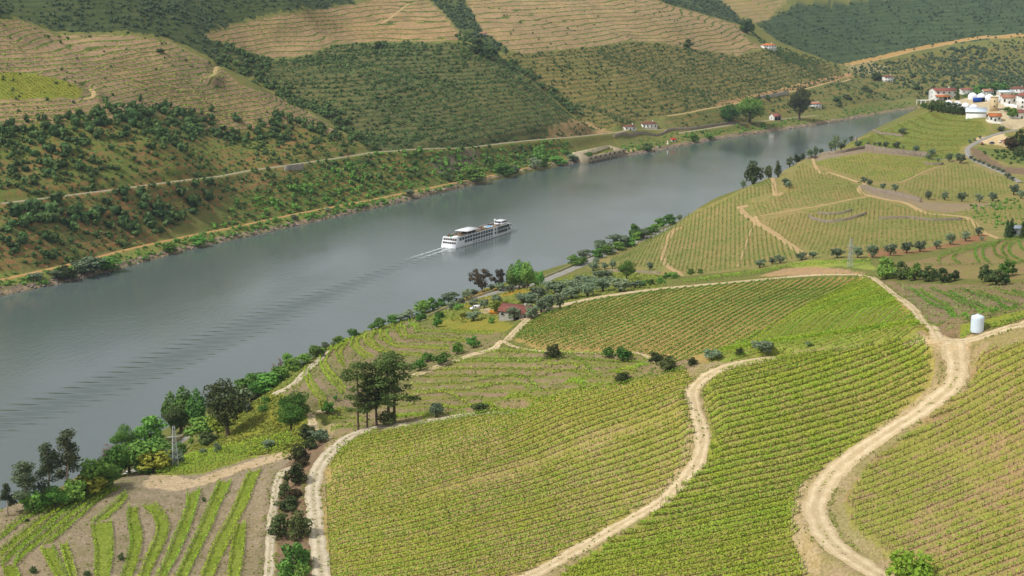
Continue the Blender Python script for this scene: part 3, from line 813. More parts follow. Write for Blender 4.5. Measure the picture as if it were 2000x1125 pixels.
LM = {
 'olive': leaf_mat('olive_leaves', '566848', '94a280'), 'dark': leaf_mat('dark_leaves', '34462a', '64783e'), 'bright': leaf_mat('bright_leaves', '476c2c', '84ac4c'),
 'citrus': leaf_mat('citrus_leaves', '3a5c24', '6c963a'), 'poplar': leaf_mat('poplar_leaves', '4a7430', '83ab52'), 'pine': leaf_mat('pine_needles', '3a4826', '70803e'),
 'euca': leaf_mat('eucalyptus_leaves', '424e34', '7c8660'), 'cork': leaf_mat('cork_oak_leaves', '384428', '66703c'), 'purple': leaf_mat('bronze_leaves', '3c3a2a', '665c40'),
 'yellow': leaf_mat('yellow_green_leaves', '6d7a2a', '9a9c3c'), 'vine': leaf_mat('vine_leaves', '668828', 'b4ca42', .12), 'vine_mid': leaf_mat('mid_vine_leaves', '4c7026', '86a642', .12), 'vine_pale': leaf_mat('pale_vine_leaves', '748040', '9aa456', .12),
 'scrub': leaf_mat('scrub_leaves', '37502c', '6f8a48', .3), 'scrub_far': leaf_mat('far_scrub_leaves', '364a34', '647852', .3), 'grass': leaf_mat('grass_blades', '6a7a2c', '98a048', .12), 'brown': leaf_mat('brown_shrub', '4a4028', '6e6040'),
 'bare': leaf_mat('bare_twigs', '6a5a50', '8a7868'),
}
BARK = bark_mat('bark', '4c4034', '70604e')
PALEBARK = bark_mat('pale_bark', '8a7a68', 'b0a08c')
WOOD = bark_mat('weathered_post_wood', '4c443a', '6e6456')

def leaves_on(blobs, n, size, seed, flat=0.0, shell=.62):
    """n leaf sprays spread through a set of ellipsoids (cx,cy,cz,rx,ry,rz) -> verts, quads, tint"""
    r = np.random.default_rng(seed)
    B = np.array(blobs, float)
    vol = (B[:, 3] * B[:, 4] * B[:, 5]) ** (2 / 3)
    bi = r.choice(len(B), n, p=vol / vol.sum())
    d = r.normal(size=(n, 3)); d /= np.linalg.norm(d, axis=1)[:, None]
    rad = shell + (1.04 - shell) * r.random(n) ** .6
    pt = B[bi, :3] + d * rad[:, None] * B[bi, 3:]
    nr = d / B[bi, 3:]; nr /= np.linalg.norm(nr, axis=1)[:, None]
    nr = nr + r.normal(size=(n, 3)) * .55; nr[:, 2] += .25 + flat
    nr /= np.linalg.norm(nr, axis=1)[:, None]
    a = np.cross(nr, r.normal(size=(n, 3))); a /= np.linalg.norm(a, axis=1)[:, None] + 1e-9
    b = np.cross(nr, a)
    s = size * (.55 + .9 * r.random(n))[:, None]
    k = (.55 + .5 * r.random(n))[:, None]
    V = np.stack([pt - a * s * .5, pt - b * s * k * .5 + a * s * .08, pt + a * s * .5, pt + b * s * k * .5 - a * s * .08], 1)
    clump = r.random(len(B))[bi]
    tint = np.clip(.55 * r.random(n) + .3 * clump + .25 * (d[:, 2] * .5 + .5) * 0 , 0, 1)
    F = np.arange(n * 4).reshape(n, 4)
    return V.reshape(-1, 3), F, np.repeat(tint, 4)

def tube(path, radii, sides=6):
    P3 = np.asarray(path, float); n = len(P3)
    t = np.gradient(P3, axis=0); t /= np.linalg.norm(t, axis=1)[:, None] + 1e-9
    up = np.where(np.abs(t[:, 2:3]) > .9, np.array([[1., 0, 0]]), np.array([[0, 0, 1.]]))
    a = np.cross(t, up); a /= np.linalg.norm(a, axis=1)[:, None] + 1e-9
    b = np.cross(t, a)
    ang = np.arange(sides) * 2 * math.pi / sides
    V = P3[:, None] + (a[:, None] * np.cos(ang)[None, :, None] + b[:, None] * np.sin(ang)[None, :, None]) * np.asarray(radii, float)[:, None, None]
    i = np.arange(n * sides).reshape(n, sides); j = np.roll(i, -1, 1)
    F = np.stack([i[:-1], j[:-1], j[1:], i[1:]], -1).reshape(-1, 4)
    return V.reshape(-1, 3), F

class MB:
    """collects pieces of one mesh"""
    def __init__(self): self.v = []; self.f = []; self.t = []; self.n = 0; self.m = []
    def add(self, V, F, tint=None, mi=0):
        V = np.asarray(V, float)
        self.v.append(V); F = np.asarray(F)
        if F.shape[1] == 3: F = np.hstack([F, F[:, 2:3]])
        self.f.append(F + self.n); self.n += len(V)
        self.t.append(np.full(len(V), .5) if tint is None else tint); self.m.append(np.full(len(F), mi, np.int32))
        return self
    def box(self, x0, x1, y0, y1, z0, z1, mi=0):
        V = [(x, y, z) for z in (z0, z1) for y in (y0, y1) for x in (x0, x1)]
        return self.add(V, [(0, 2, 3, 1), (4, 5, 7, 6), (0, 1, 5, 4), (2, 6, 7, 3), (0, 4, 6, 2), (1, 3, 7, 5)], None, mi)
    def mesh(self, name, mats, smooth_shade=False):
        V = np.vstack(self.v); F = np.vstack(self.f).astype(int)
        tri = F[:, 2] == F[:, 3]
        me = bpy.data.meshes.new(name)
        ls = np.where(tri, 3, 4)
        flat = F.ravel()[np.stack([np.ones(len(F), bool)] * 3 + [~tri], 1).ravel()]
        me.vertices.add(len(V)); me.vertices.foreach_set('co', V.astype(np.float32).ravel())
        me.loops.add(len(flat)); me.loops.foreach_set('vertex_index', flat.astype(np.int32))
        me.polygons.add(len(F)); me.polygons.foreach_set('loop_start', np.concatenate([[0], np.cumsum(ls)[:-1]]).astype(np.int32))
        for m in (mats if isinstance(mats, (list, tuple)) else [mats] if mats else []): me.materials.append(m)
        me.polygons.foreach_set('material_index', np.concatenate(self.m))
        if smooth_shade: me.polygons.foreach_set('use_smooth', np.ones(len(F), bool))
        me.update(calc_edges=True)
        at = me.attributes.new('tint', 'FLOAT', 'POINT')
        at.data.foreach_set('value', np.concatenate(self.t).astype(np.float32))
        return me
    def build(self, name, mats, parent=None, smooth_shade=False):
        o = bpy.data.objects.new(name, self.mesh(name, mats, smooth_shade))
        COL.objects.link(o)
        if parent: o.parent = parent
        return o

def blobs_round(r, R, Hc, n, seed, squash=.8, z0=0.0):
    """lobes of a rounded crown of radius R and height Hc whose foot is at z0"""
    g = np.random.default_rng(seed)
    out = [(g.normal() * .1 * R, g.normal() * .1 * R, z0 + Hc * .46, R * .56, R * .56, Hc * .40)]
    for i in range(n * 2 + 3):
        a = 2 * math.pi * (i / n) + g.normal() * .7
        up = g.random()
        q = R * (.35 + .45 * g.random()) * math.sqrt(max(.12, 1 - (up - .35) ** 2 * 2.0)); h = z0 + Hc * (.18 + .74 * up)
        s = R * (.17 + .22 * g.random() ** 1.5)
        out.append((math.cos(a) * q, math.sin(a) * q, h, s * (.8 + .5 * g.random()), s * (.8 + .5 * g.random()), s * squash))
    return out

PROTO = {}
def proto_tree(key, leaf, blobs, nl, size, trunk, bark=BARK, flat=0.0, shell=.62, limbs=True, seed=1):
    V, F, T = leaves_on(blobs, nl, size, seed, flat, shell)
    crown = MB().add(V, F, T).mesh(key + '_crown', LM[leaf])
    mb = MB()
    path, rad = trunk
    mb.add(*tube(path, rad, 6))
    if limbs:
        g = np.random.default_rng(seed + 5)
        top = np.array(path[-1], float); base = np.array(path[max(0, len(path) - 2)], float)
        for b in blobs[:7]:
            st = base + (top - base) * g.random()
            en = np.array(b[:3])
            md = (st + en) * .5 + np.array([0, 0, -.1 * np.linalg.norm(en - st)])
            mb.add(*tube([st, md, en], [rad[-1] * .7, rad[-1] * .5, rad[-1] * .2], 4))
    PROTO[key] = (crown, mb.mesh(key + '_trunk', bark))

for i in range(3):
    proto_tree(f'olive{i}', 'olive', blobs_round(1, 2.3, 3.5, 7, 10 + i, .8, .8), 900, .44, ([(0, 0, -.4), (.1, 0, .6), (.05 * i, .1, 1.5)], [.32, .24, .18]), seed=20 + i)
    proto_tree(f'citrus{i}', 'citrus', blobs_round(1, 2.2, 3.7, 7, 30 + i, .9, .5), 900, .44, ([(0, 0, -.4), (.05, 0, .5), (0, .05, 1.2)], [.2, .17, .13]), seed=40 + i)
    proto_tree(f'dark{i}', 'dark', blobs_round(1, 2.4, 4.2, 8, 50 + i, .95, .1), 1000, .44, ([(0, 0, -.4), (.05, 0, .6), (0, .05, 1.6)], [.25, .2, .15]), seed=60 + i)
    proto_tree(f'bright{i}', 'bright', blobs_round(1, 2.4, 4.2, 8, 70 + i, .95, .1), 1000, .44, ([(0, 0, -.4), (.05, 0, .6), (0, .05, 1.6)], [.25, .2, .15]), seed=80 + i)
    proto_tree(f'cork{i}', 'cork', blobs_round(1, 2.4, 3.6, 8, 90 + i, .9, .1), 1000, .42, ([(0, 0, -.4), (.05, 0, .6), (0, .05, 1.6)], [.28, .22, .16]), seed=100 + i)
proto_tree('brown0', 'brown', blobs_round(1, 2.4, 3.4, 7, 190, .9, .0), 600, .5, ([(0, 0, -.4), (.05, 0, .5), (0, .05, 1.2)], [.2, .15, .1]), seed=191)
proto_tree('lime0', 'vine', blobs_round(1, 2.4, 3.4, 8, 115, .9, .0), 1100, .4, ([(0, 0, -.4), (.05, 0, .6), (0, .05, 1.4)], [.15, .12, .08]), seed=116)
proto_tree('yellow0', 'yellow', blobs_round(1, 2.4, 4.0, 8, 110, .9, .2), 700, .55, ([(0, 0, -.4), (.05, 0, .6), (0, .05, 1.6)], [.25, .2, .15]), seed=111)
for i in range(2):
    g_ = np.random.default_rng(200 + i)
    b = [(0, 0, 7, 1.9, 1.9, 5.0)] + [(math.cos(a) * 1.5, math.sin(a) * 1.5, 3.5 + 6 * g_.random(), 1.2, 1.2, 2.4) for a in np.linspace(0, 6.28, 9)]
    proto_tree(f'poplar{i}', 'poplar', b, 2200, .58, ([(0, 0, -.5), (0, 0, 3), (.1, 0, 7)], [.3, .25, .15]), seed=210 + i)
    b = [(g_.normal() * .6, g_.normal() * .6, 9.5, 3.6, 3.6, 2.6)] + [(math.cos(a) * 3.0, math.sin(a) * 3.0, 6 + 6 * g_.random(), 2.0, 2.0, 1.7) for a in np.linspace(0, 6.28, 12)] + [(0, 0, 5.5, 2.6, 2.6, 3.0), (.5, .3, 12.5, 2, 2, 1.8)]
    proto_tree(f'broad{i}', 'cork', b, 4600, .48, ([(0, 0, -1), (0, .1, 2), (.2, 0, 6)], [.6, .48, .32]), seed=220 + i)
    proto_tree(f'lush{i}', 'citrus', b, 4600, .46, ([(0, 0, -1), (0, .1, 2), (.2, 0, 6)], [.5, .4, .28]), seed=230 + i)
# eucalyptus: long bare stems, separate high tufts
for i in range(4):
    g_ = np.random.default_rng(300 + i)
    b = []
    for k in range(13):
        z = 6.5 + 12.5 * (k / 12); sp = 2.9 * (1 - .55 * (k / 12)) * (.6 + .6 * g_.random())
        a = g_.random() * 6.28
        b.append((math.cos(a) * sp, math.sin(a) * sp, z, .95 + .9 * g_.random(), .95 + .9 * g_.random(), 1.0 + .7 * g_.random()))
    b.append((.3, .2, 19.0, 1.3, 1.3, 1.6)); b.append((0, 0, 15.5, 1.8, 1.8, 2.0)); b.append((.2, -.2, 12, 1.9, 1.9, 1.9))
    proto_tree(f'euca{i}', 'euca', b, 3200, .46, ([(0, 0, -1), (.2 * g_.normal(), .1, 4), (.35 * g_.normal(), .2, 9), (.3, .2, 14), (.3, .2, 18)], [.38, .32, .25, .17, .08]), PALEBARK, flat=-.3, shell=.3, seed=310 + i)
# pines: tall dark stems, flat-topped layered clumps
for i in range(4):
    g_ = np.random.default_rng(400 + i)
    b = []
    for k in range(16 if i < 3 else 22):
        a = g_.random() * 6.28; q = (3.2 if i < 3 else 4.6) * g_.random() ** .5
        z = 6.0 + 12.0 * g_.random() ** .85 - .2 * q
        b.append((math.cos(a) * q, math.sin(a) * q, z, 1.0 + .8 * g_.random(), 1.0 + .8 * g_.random(), .55 + .4 * g_.random()))
    b.append((0, 0, 17.8, 1.9, 1.9, 1.2)); b.append((.3, 0, 15, 2.2, 2.2, 1.3))
    proto_tree(f'pine{i}', 'pine', b, 2600, .44, ([(0, 0, -1), (.1 * g_.normal(), 0, 6), (.3 * g_.normal(), .1, 12), (0, 0, 17)], [.28, .23, .17, .08]), BARK, shell=.2, seed=410 + i)
proto_tree('cypress0', 'dark', [(0, 0, .6 + 1.0 * k, .95 * (1 - .085 * k), .95 * (1 - .085 * k), 1.1) for k in range(9)], 800, .45, ([(0, 0, -.3), (0, 0, 3), (0, 0, 7)], [.15, .12, .06]), seed=501, limbs=False)
proto_tree('bronze0', 'purple', [(g_.normal() * 2.4, g_.normal() * 2.4, 4 + 6 * g_.random(), 1.6, 1.6, 1.1) for k in range(14)] + [(0, 0, 4, 2.6, 2.6, 2.4)], 1500, .7, ([(0, 0, -.8), (.2, 0, 3), (.3, .1, 6)], [.4, .3, .2]), PALEBARK, shell=.4, seed=520)
proto_tree('bare0', 'bare', blobs_round(1, 1.6, 6.0, 6, 530, 1.2, .6), 420, .30, ([(0, 0, -.3), (.1, 0, 2), (0, .1, 4.5)], [.14, .1, .04]), seed=531, shell=.1)
proto_tree('sapling0', 'yellow', [(0.25, 0, 2.2, .6, .5, .5), (-.3, .1, 1.7, .4, .4, .4), (.5, .1, 2.7, .4, .4, .35)], 70, .3, ([(0, 0, -.2), (.05, 0, .9), (.3, 0, 2.1)], [.05, .045, .02]), seed=541)
PSIZE = {}
for k, (c, t) in PROTO.items():
    co = np.empty(len(c.vertices) * 3, np.float32); c.vertices.foreach_get('co', co); co = co.reshape(-1, 3)
    PSIZE[k] = (max(np.percentile(co[:, 0], 98) - np.percentile(co[:, 0], 2), np.percentile(co[:, 1], 98) - np.percentile(co[:, 1], 2)), np.percentile(co[:, 2], 99))

def plant(name, key, x, y, z, w, h, label, cat, group=None, rz=None):
    """a tree or bush w metres across and h metres tall standing at (x, y, z)"""
    crown, trunk = PROTO[key]
    o = empty(name, (x, y, z), random.random() * 6.28 if rz is None else rz)
    pw, phh = PSIZE[key]
    o.scale = (w / pw, w / pw, h / phh)
    for nm, me in (('crown', crown), ('trunk', trunk)):
        c = bpy.data.objects.new(nm, me); COL.objects.link(c); c.parent = o
    return tag(o, label, cat, group)

def plant_px(name, keys, cx, cy, w, h, label, cat, group=None, sink=0.0, base=None):
    """the same, given where its crown is seen (centre, width, height in image units)"""
    by = (cy + h * .5) if base is None else base
    g = ground_at(cx, by)[0]
    if g[2] < .8:                           # stand it on the nearest land, not in the river
        for k in range(1, 24):
            gu, gd = ground_at([cx, cx], [by - k, by + k * 1.5])
            if gu[2] > .8: g = gu; h = h; cy -= k; by -= k; break
            if gd[2] > .8: g = gd; by += k * 1.5; break
    s = g[1] / FPX
    hh = (by - (cy - h * .5)) * s * 1.02
    key = keys if isinstance(keys, str) else random.choice(keys)
    return plant(name, key, g[0], g[1] + w * s * .15, g[2] - sink, w * s, hh, label, cat, group)

# ------------------------------------------------------------------ vine rows
ORD = 'first second third fourth fifth sixth seventh eighth ninth tenth eleventh twelfth thirteenth fourteenth fifteenth sixteenth seventeenth eighteenth nineteenth'.split()
for t1, t2 in (('twentieth', 'twenty'), ('thirtieth', 'thirty'), ('fortieth', 'forty'), ('fiftieth', 'fifty'), ('sixtieth', 'sixty'), ('seventieth', 'seventy'), ('eightieth', 'eighty')): ORD += [t1] + [t2 + '-' + o for o in ORD[:9]]
def vine_piece(mb, ln, dens=1.0, size=.34, h0=.45, h1=1.25, spread=.20, gap=None, trunks=True, seed=0, step=.5, per=5):
    r = np.random.default_rng(seed)
    seg = np.hypot(*np.diff(ln, axis=0).T); acc = np.concatenate([[0], np.cumsum(seg)])
    L = acc[-1]
    if L < 1.0: return False
    s = np.arange(0, L, step) + r.random() * step
    s = s[s < L]
    n = len(s)
    s = s + r.normal(size=n) * step * .2
    x = np.interp(s, acc, ln[:, 0]); y = np.interp(s, acc, ln[:, 1])
    vig = np.clip(.5 + 1.2 * fbm(x / 6 + seed * 3.7, y / 6, 3, 77) * dens, 0.05, 1.6)      # vigour along the row
    if gap is not None: vig = vig * gap(x, y)
    k = per
    N = n * k
    X = np.repeat(x, k) + r.normal(size=N) * spread; Y = np.repeat(y, k) + r.normal(size=N) * spread
    V_ = np.repeat(vig, k)
    ok = r.random(N) < V_
    X, Y, V_ = X[ok], Y[ok], V_[ok]; N = len(X)
    if N == 0: return False
    Zg = height_at(X, Y)
    zz = Zg + h0 + (h1 - h0) * r.random(N) * np.clip(.6 + .4 * V_, .4, 1.1)
    pt = np.stack([X, Y, zz], -1)
    nr = r.normal(size=(N, 3)) * .6; nr[:, 2] += 1.0; nr /= np.linalg.norm(nr, axis=1)[:, None]
    a = np.cross(nr, r.normal(size=(N, 3))); a /= np.linalg.norm(a, axis=1)[:, None] + 1e-9
    b = np.cross(nr, a)
    sz = (size * (.6 + .8 * r.random(N)))[:, None]
    Vv = np.stack([pt - a * sz * .5, pt - b * sz * .42, pt + a * sz * .5, pt + b * sz * .42], 1).reshape(-1, 3)
    tint = np.clip(.15 + .55 * r.random(N) + .35 * (fbm(X / 14, Y / 14, 2, 78) - .3), 0, 1)
    mb.add(Vv, np.arange(N * 4).reshape(N, 4), np.repeat(tint, 4), 0)
    if trunks:
        ss = np.arange(.3, L, 1.15); m_ = len(ss)
        tx = np.interp(ss, acc, ln[:, 0]) + r.normal(size=m_) * .05; ty = np.interp(ss, acc, ln[:, 1]) + r.normal(size=m_) * .05
        tz = height_at(tx, ty)
        dx = r.normal(size=m_) * .12; w_ = .05
        A = np.stack([np.stack([tx - w_, ty, tz - .1], -1), np.stack([tx + w_, ty, tz - .1], -1), np.stack([tx + w_ + dx, ty, tz + h0 + .2], -1), np.stack([tx - w_ + dx, ty, tz + h0 + .2], -1)], 1).reshape(-1, 3)
        mb.add(A, np.arange(m_ * 4).reshape(m_, 4), None, 1)
    return True

POST = MB().add(*tube([(0, 0, -.3), (0.02, 0, .8), (.05, .02, 1.65)], [.055, .05, .045], 5)).mesh('post', WOOD)

def clip_line(ln, poly):
    m = in_poly(ln[:, 0], ln[:, 1], poly)
    out = []; i = 0; n = len(ln)
    while i < n:
        if m[i]:
            j = i
            while j + 1 < n and m[j + 1]: j += 1
            if j - i >= 2: out.append(ln[i:j + 1])
            i = j + 1
        else: i += 1
    return out

def row_family(poly, guide, spacing, ext=60.0):
    """parallel rows: the guide line moved sideways by the row spacing, cut to the field"""
    g = catmull(ground_at([p[0] for p in guide], [p[1] for p in guide])[:, :2], 2.0)
    t0 = g[0] - g[min(4, len(g) - 1)]; t0 /= np.linalg.norm(t0); t1 = g[-1] - g[-min(5, len(g))]; t1 /= np.linalg.norm(t1)
    g = np.vstack([g[0] + t0 * np.linspace(ext, 1.5, int(ext / 1.5))[:, None], g, g[-1] + t1 * np.linspace(1.5, ext, int(ext / 1.5))[:, None]])
    d = g[-1] - g[0]; d /= np.linalg.norm(d)
    nrm = np.array([-d[1], d[0]])
    pa = np.array(poly)
    q = (pa - g.mean(0)) @ nrm
    rows = []
    for k in range(int(math.floor((q.min() - 12) / spacing)), int(math.ceil((q.max() + 12) / spacing)) + 1):
        for s in clip_line(g + nrm * spacing * k, poly): rows.append(s)
    return rows

N_POSTS = [0]
def make_rows(rows, label, group, leaf='vine', min_len=2.5, posts=True, post_every=6.5, max_child_posts=90, single=True, name='vine_row', **kw):
    rows = [r for r in rows if np.hypot(*np.diff(r, axis=0).T).sum() > min_len]
    if not single:
        mb = MB()
        for i, ln in enumerate(rows): vine_piece(mb, ln, seed=1000 + i, **kw)
        o = mb.build(name, [LM[leaf], WOOD])
        return tag(o, label, kind='stuff')
    made = 0
    for i, ln in enumerate(rows):
        mb = MB()
        if not vine_piece(mb, ln, seed=2000 + i, **kw): continue
        o = empty(name, (0, 0, 0)); tag(o, label.replace('{n}', ORD[made]), 'vine row', group)
        mi = np.concatenate(mb.m)
        lf = MB(); lf.v, lf.f, lf.t, lf.m, lf.n = mb.v[:1], mb.f[:1], mb.t[:1], mb.m[:1], len(mb.v[0])
        lf.build('foliage', LM[leaf], o)
        if len(mb.v) > 1:
            tk_ = MB(); tk_.add(mb.v[1], mb.f[1] - len(mb.v[0])); q = tk_.build('trunks', WOOD, o); q['kind'] = 'stuff'
        if posts:
            seg = np.hypot(*np.diff(ln, axis=0).T); acc = np.concatenate([[0], np.cumsum(seg)])
            ps = [0.0, acc[-1]]
            inner = np.arange(post_every * (.4 + .2 * random.random()), acc[-1] - 2, post_every)
            if len(inner):
                px = np.interp(inner, acc, ln[:, 0]); py = np.interp(inner, acc, ln[:, 1]); pz = height_at(px, py)
                pm = MB()
                for a, b, c in zip(px, py, pz):
                    pm.add(*tube([(a, b, c - .2), (a + random.gauss(0, .05), b, c + 1.45)], [.045, .04], 4))
                q = pm.build('stakes', WOOD, o); q['kind'] = 'stuff'
            if made < max_child_posts and posts != 'inner':
                for s_ in ps:
                    x = float(np.interp(s_, acc, ln[:, 0])); y = float(np.interp(s_, acc, ln[:, 1]))
                    c = bpy.data.objects.new('end_post', POST); COL.objects.link(c); c.parent = o
                    c.location = (x, y, float(height_at(x, y))); c.rotation_euler = (random.gauss(0, .1), random.gauss(0, .1), random.random() * 6)
        made += 1
    return made

fA, fB, fC, fE, fE2 = (ZTAG[k] for k in ('fieldA', 'fieldB', 'fieldC', 'fieldE', 'fieldE2'))
pale_line = line_on_ground(P('818,976 965,934 1105,888 1245,839 1310,815'), 3.0)
def gapA(x, y):
    d, _, _ = seg_dist(x, y, pale_line)
    return 1.0 - .75 * np.exp(-(d / 4.0) ** 2) - .22 * smooth((fbm(x / 18, y / 18, 3, 83) - .5) * 4)
def gapC(x, y):
    return .35 + .65 * smooth((fbm(x / 12, y / 12, 3, 84) - .40) * 4)
nA = make_rows(row_family(fA, P('640,1025 818,976 965,934 1105,888 1245,839 1350,800'), 2.25), '{n} vine row up from the bottom in the large pale-streaked near block', 'vine rows of the large near block', dens=1.7, gap=gapA, size=.40, spread=.15, step=.33, per=7)
nB = make_rows(row_family(fB, P('1394,899 1520,868 1650,832 1760,795'), 2.2), '{n} vine row up from the bottom between the two winding tracks', 'vine rows between the winding tracks', dens=2.2, size=.44, per=8, spread=.19, step=.36)
nC = make_rows(row_family(fC, P('1653,1035 1740,1004 1825,972 2000,899'), 2.5), '{n} sparse vine row up from the bottom right corner over brown soil', 'vine rows right of the broad track', dens=1.5, gap=gapC, size=.36, spread=.14, step=.36, per=6)
nE = make_rows([s for r in row_family([p for p in fE], P('1180,690 1300,632 1420,575'), 3.0, 180) for s in clip_line(r, fE) if not in_poly(s[len(s) // 2:len(s) // 2 + 1, 0], s[len(s) // 2:len(s) // 2 + 1, 1], fE2)[0]],
               '{n} slanting vine row counted upward in the ochre middle vineyard', 'vine rows of the ochre middle vineyard', dens=1.6, size=.50, step=.42, per=5, posts=False, trunks=False, spread=.10, leaf='vine_mid')
nE2 = make_rows(row_family(fE2, P('1560,672 1650,650 1760,615'), 2.7, 180), '{n} vine row counted upward in the bright green triangular vineyard', 'vine rows of the green triangular vineyard', dens=1.9, size=.48, step=.42, per=5, posts=False, trunks=False, spread=.10, leaf='vine')
def traced(lines, step=1.2):
    return [line_on_ground(l, step) for l in lines]
nS = make_rows(traced([l for pr in near_pairs for l in pr]), '{n} vine line leftward from the two-rut track on the lower left terraces', 'vine lines of the lower left terraces', dens=1.7, size=.36, per=6, posts='inner', leaf='vine', h0=.25, h1=.95, spread=.17)
nM = make_rows(traced([l for pr in bowl_pairs for l in pr]), '{n} vine line inward from the river on the curved terraces', 'vine lines of the curved terraces', dens=2.0, size=.44, step=.5, posts=False, trunks=False, spread=.12, h0=.25, h1=.9)
nR = make_rows(traced([l for pr in right_pairs for l in pr]), '{n} vine line rightward on the brown terraces behind the water tank', 'vine lines beside the water tank', dens=1.8, size=.45, step=.5, posts=False, trunks=False, spread=.22, leaf='vine_mid')
nT = make_rows(traced(top_lines), '{n} curved vine line on the right-edge terraces above the hedge', 'curved vine lines above the hedge', dens=1.8, size=.5, step=.6, posts=False, trunks=False, spread=.3, leaf='vine_mid')
nP = make_rows(row_family(ZTAG['patch_near'], P('300,922 400,895 560,858'), 2.3), '{n} vine row counted upward in the small plot beside the near pylon', 'vine rows beside the near pylon', dens=1.5, size=.45)
nMid = make_rows(traced(mid_bands), '{n} low vine line downward on the flat terraces behind the pines', 'vine lines behind the pines', dens=1.2, size=.55, step=.7, spread=.45, posts=False, trunks=False, h0=.15, h1=.9)
print('rows', nA, nB, nC, nE, nE2, nS, nM, nR, nT, nP, nMid)

# ------------------------------------------------------------------ rows on the farther hill: too fine to tell apart, one mass per plot
HILL_PLOTS = [
 ('vineyard', 'fine vine rows on the left flank of the far vineyard hill', '1190,502 1300,442 1420,390 1500,350 1520,374 1462,393 1442,405 1446,416 1500,454 1578,502 1440,524 1342,536 1312,522 1200,524', '1380,430 1376,475 1370,520', 2.4, 'vine_pale'),
 ('vineyard', 'fine vine rows above the ochre bend on the vineyard hill', '1468,400 1530,380 1562,320 1660,354 1674,370 1690,382 1560,404 1474,426', '1570,340 1580,370 1592,400', 2.4, 'vine_pale'),
 ('vineyard', 'fine vine rows between the curved stone walls of the vineyard hill', '1488,432 1700,386 1790,412 1900,430 1925,456 1860,468 1740,486 1610,500 1540,474', '1700,400 1696,440 1690,485', 2.4, 'vine_pale'),
 ('vineyard', 'fine green vine rows under the long grey retaining wall', '1584,318 1690,300 1805,310 1842,322 1750,358 1690,354', '1700,300 1710,325 1722,352', 2.3, 'vine'),
 ('vineyard', 'fine vine rows beside the curving paved road', '1758,362 1845,326 1892,322 1960,348 1985,372 1900,392 1790,388', '1850,330 1852,360 1850,388', 2.5, 'vine_pale'),
 ('vineyard', 'bright green vine rows below the white winery', '1662,282 1705,263 1790,228 1815,219 1880,228 1922,240 1925,255 1880,286 1866,306 1830,316 1800,308 1700,292', '1720,262 1790,264 1860,274', 2.6, 'vine_mid'),
 ('vineyard', 'muted vine plot at the right edge above the cypresses', '1870,412 1985,392 2010,402 2010,436 1935,440 1905,424', '1930,396 1934,415 1936,438', 2.6, 'vine_pale'),
 ('vineyard', 'green vine strip along the foot of the vineyard hill', '1330,548 1480,528 1560,512 1700,508 1712,525 1620,516 1540,522 1480,542 1340,556', '1340,552 1480,535 1560,520 1700,516', 2.2, 'vine'),
]
for nm, lb, pl, gd, sp, lf in HILL_PLOTS:
    make_rows(row_family(poly_on_ground(P(pl), 5), P(gd), sp, 150.0), lb, None, leaf=lf, single=False, name=nm, size=.62, step=1.0, per=3, dens=1.0, spread=.22, h0=.2, h1=.9, trunks=False, gap=lambda x, y: .45 + .75 * fbm(x / 12, y / 12, 3, 86))
for nm, lb, pl, gd in [('vineyard', 'striped green vine plot on the tan far-bank terraces', '0,138 60,144 110,154 150,168 162,178 150,189 0,196', '20,140 60,165 100,190')]:
    make_rows(row_family(poly_on_ground(P(pl), 5), P(gd), 3.4, 150.0), lb, None, leaf='yellow', single=False, name=nm, size=1.1, step=1.5, per=3, dens=1.3, spread=.4, h0=.2, h1=1.0, trunks=False)

# vine hedges along the benches of the far tan terraces
PHf = np.floor(PH)
tuftX, tuftY = [], []
for tg in ('terr1', 'terr2', 'terr3', 'terr4'):
    poly = ZTAG[tg]; pa = np.array(poly)
    i0, i1 = np.searchsorted(YG, [pa[:, 1].min(), pa[:, 1].max()])
    ii, jj = np.nonzero((PHf[i0:i1 - 1] != PHf[i0 + 1:i1]) & (TM[i0:i1 - 1] > 0) & (TM[i0 + 1:i1] > 0) & (np.abs(UG)[None] < .45))
    x = GX[i0:i1][ii, jj]; y = GY[i0:i1][ii, jj]
    k = in_poly(x, y, poly)
    tuftX.append(x[k]); tuftY.append(y[k])
tx = np.concatenate(tuftX); ty = np.concatenate(tuftY)
keep_ = fbm(tx / 40, ty / 40, 3, 88) + .25 * RNG.random(len(tx)) > .42
tx, ty = tx[keep_], ty[keep_]
def tufts(x, y, size, zlo, zhi, k, jitter, seed):
    r = np.random.default_rng(seed)
    x = np.repeat(x, k) + r.normal(size=len(x) * k) * jitter; y = np.repeat(y, k) + r.normal(size=len(x)) * jitter
    n = len(x)
    pt = np.stack([x, y, height_at(x, y) + zlo + (zhi - zlo) * r.random(n)], -1)
    nr = r.normal(size=(n, 3)) * .6; nr[:, 2] += .8; nr /= np.linalg.norm(nr, axis=1)[:, None]
    a = np.cross(nr, r.normal(size=(n, 3))); a /= np.linalg.norm(a, axis=1)[:, None]; b = np.cross(nr, a)
    s = (size * (.6 + .8 * r.random(n)))[:, None]
    V = np.stack([pt - a * s * .6, pt - b * s * .4, pt + a * s * .6, pt + b * s * .4], 1).reshape(-1, 3)
    return V, np.arange(n * 4).reshape(n, 4), np.repeat(r.random(n), 4)
V, F, T = tufts(tx, ty, 1.3, .1, 1.0, 3, .6, 5)
o = MB().add(V, F, T).build('terrace_vines', LM['vine'])
tag(o, 'thin green vine hedges along the tan far-bank terraces', kind='stuff')

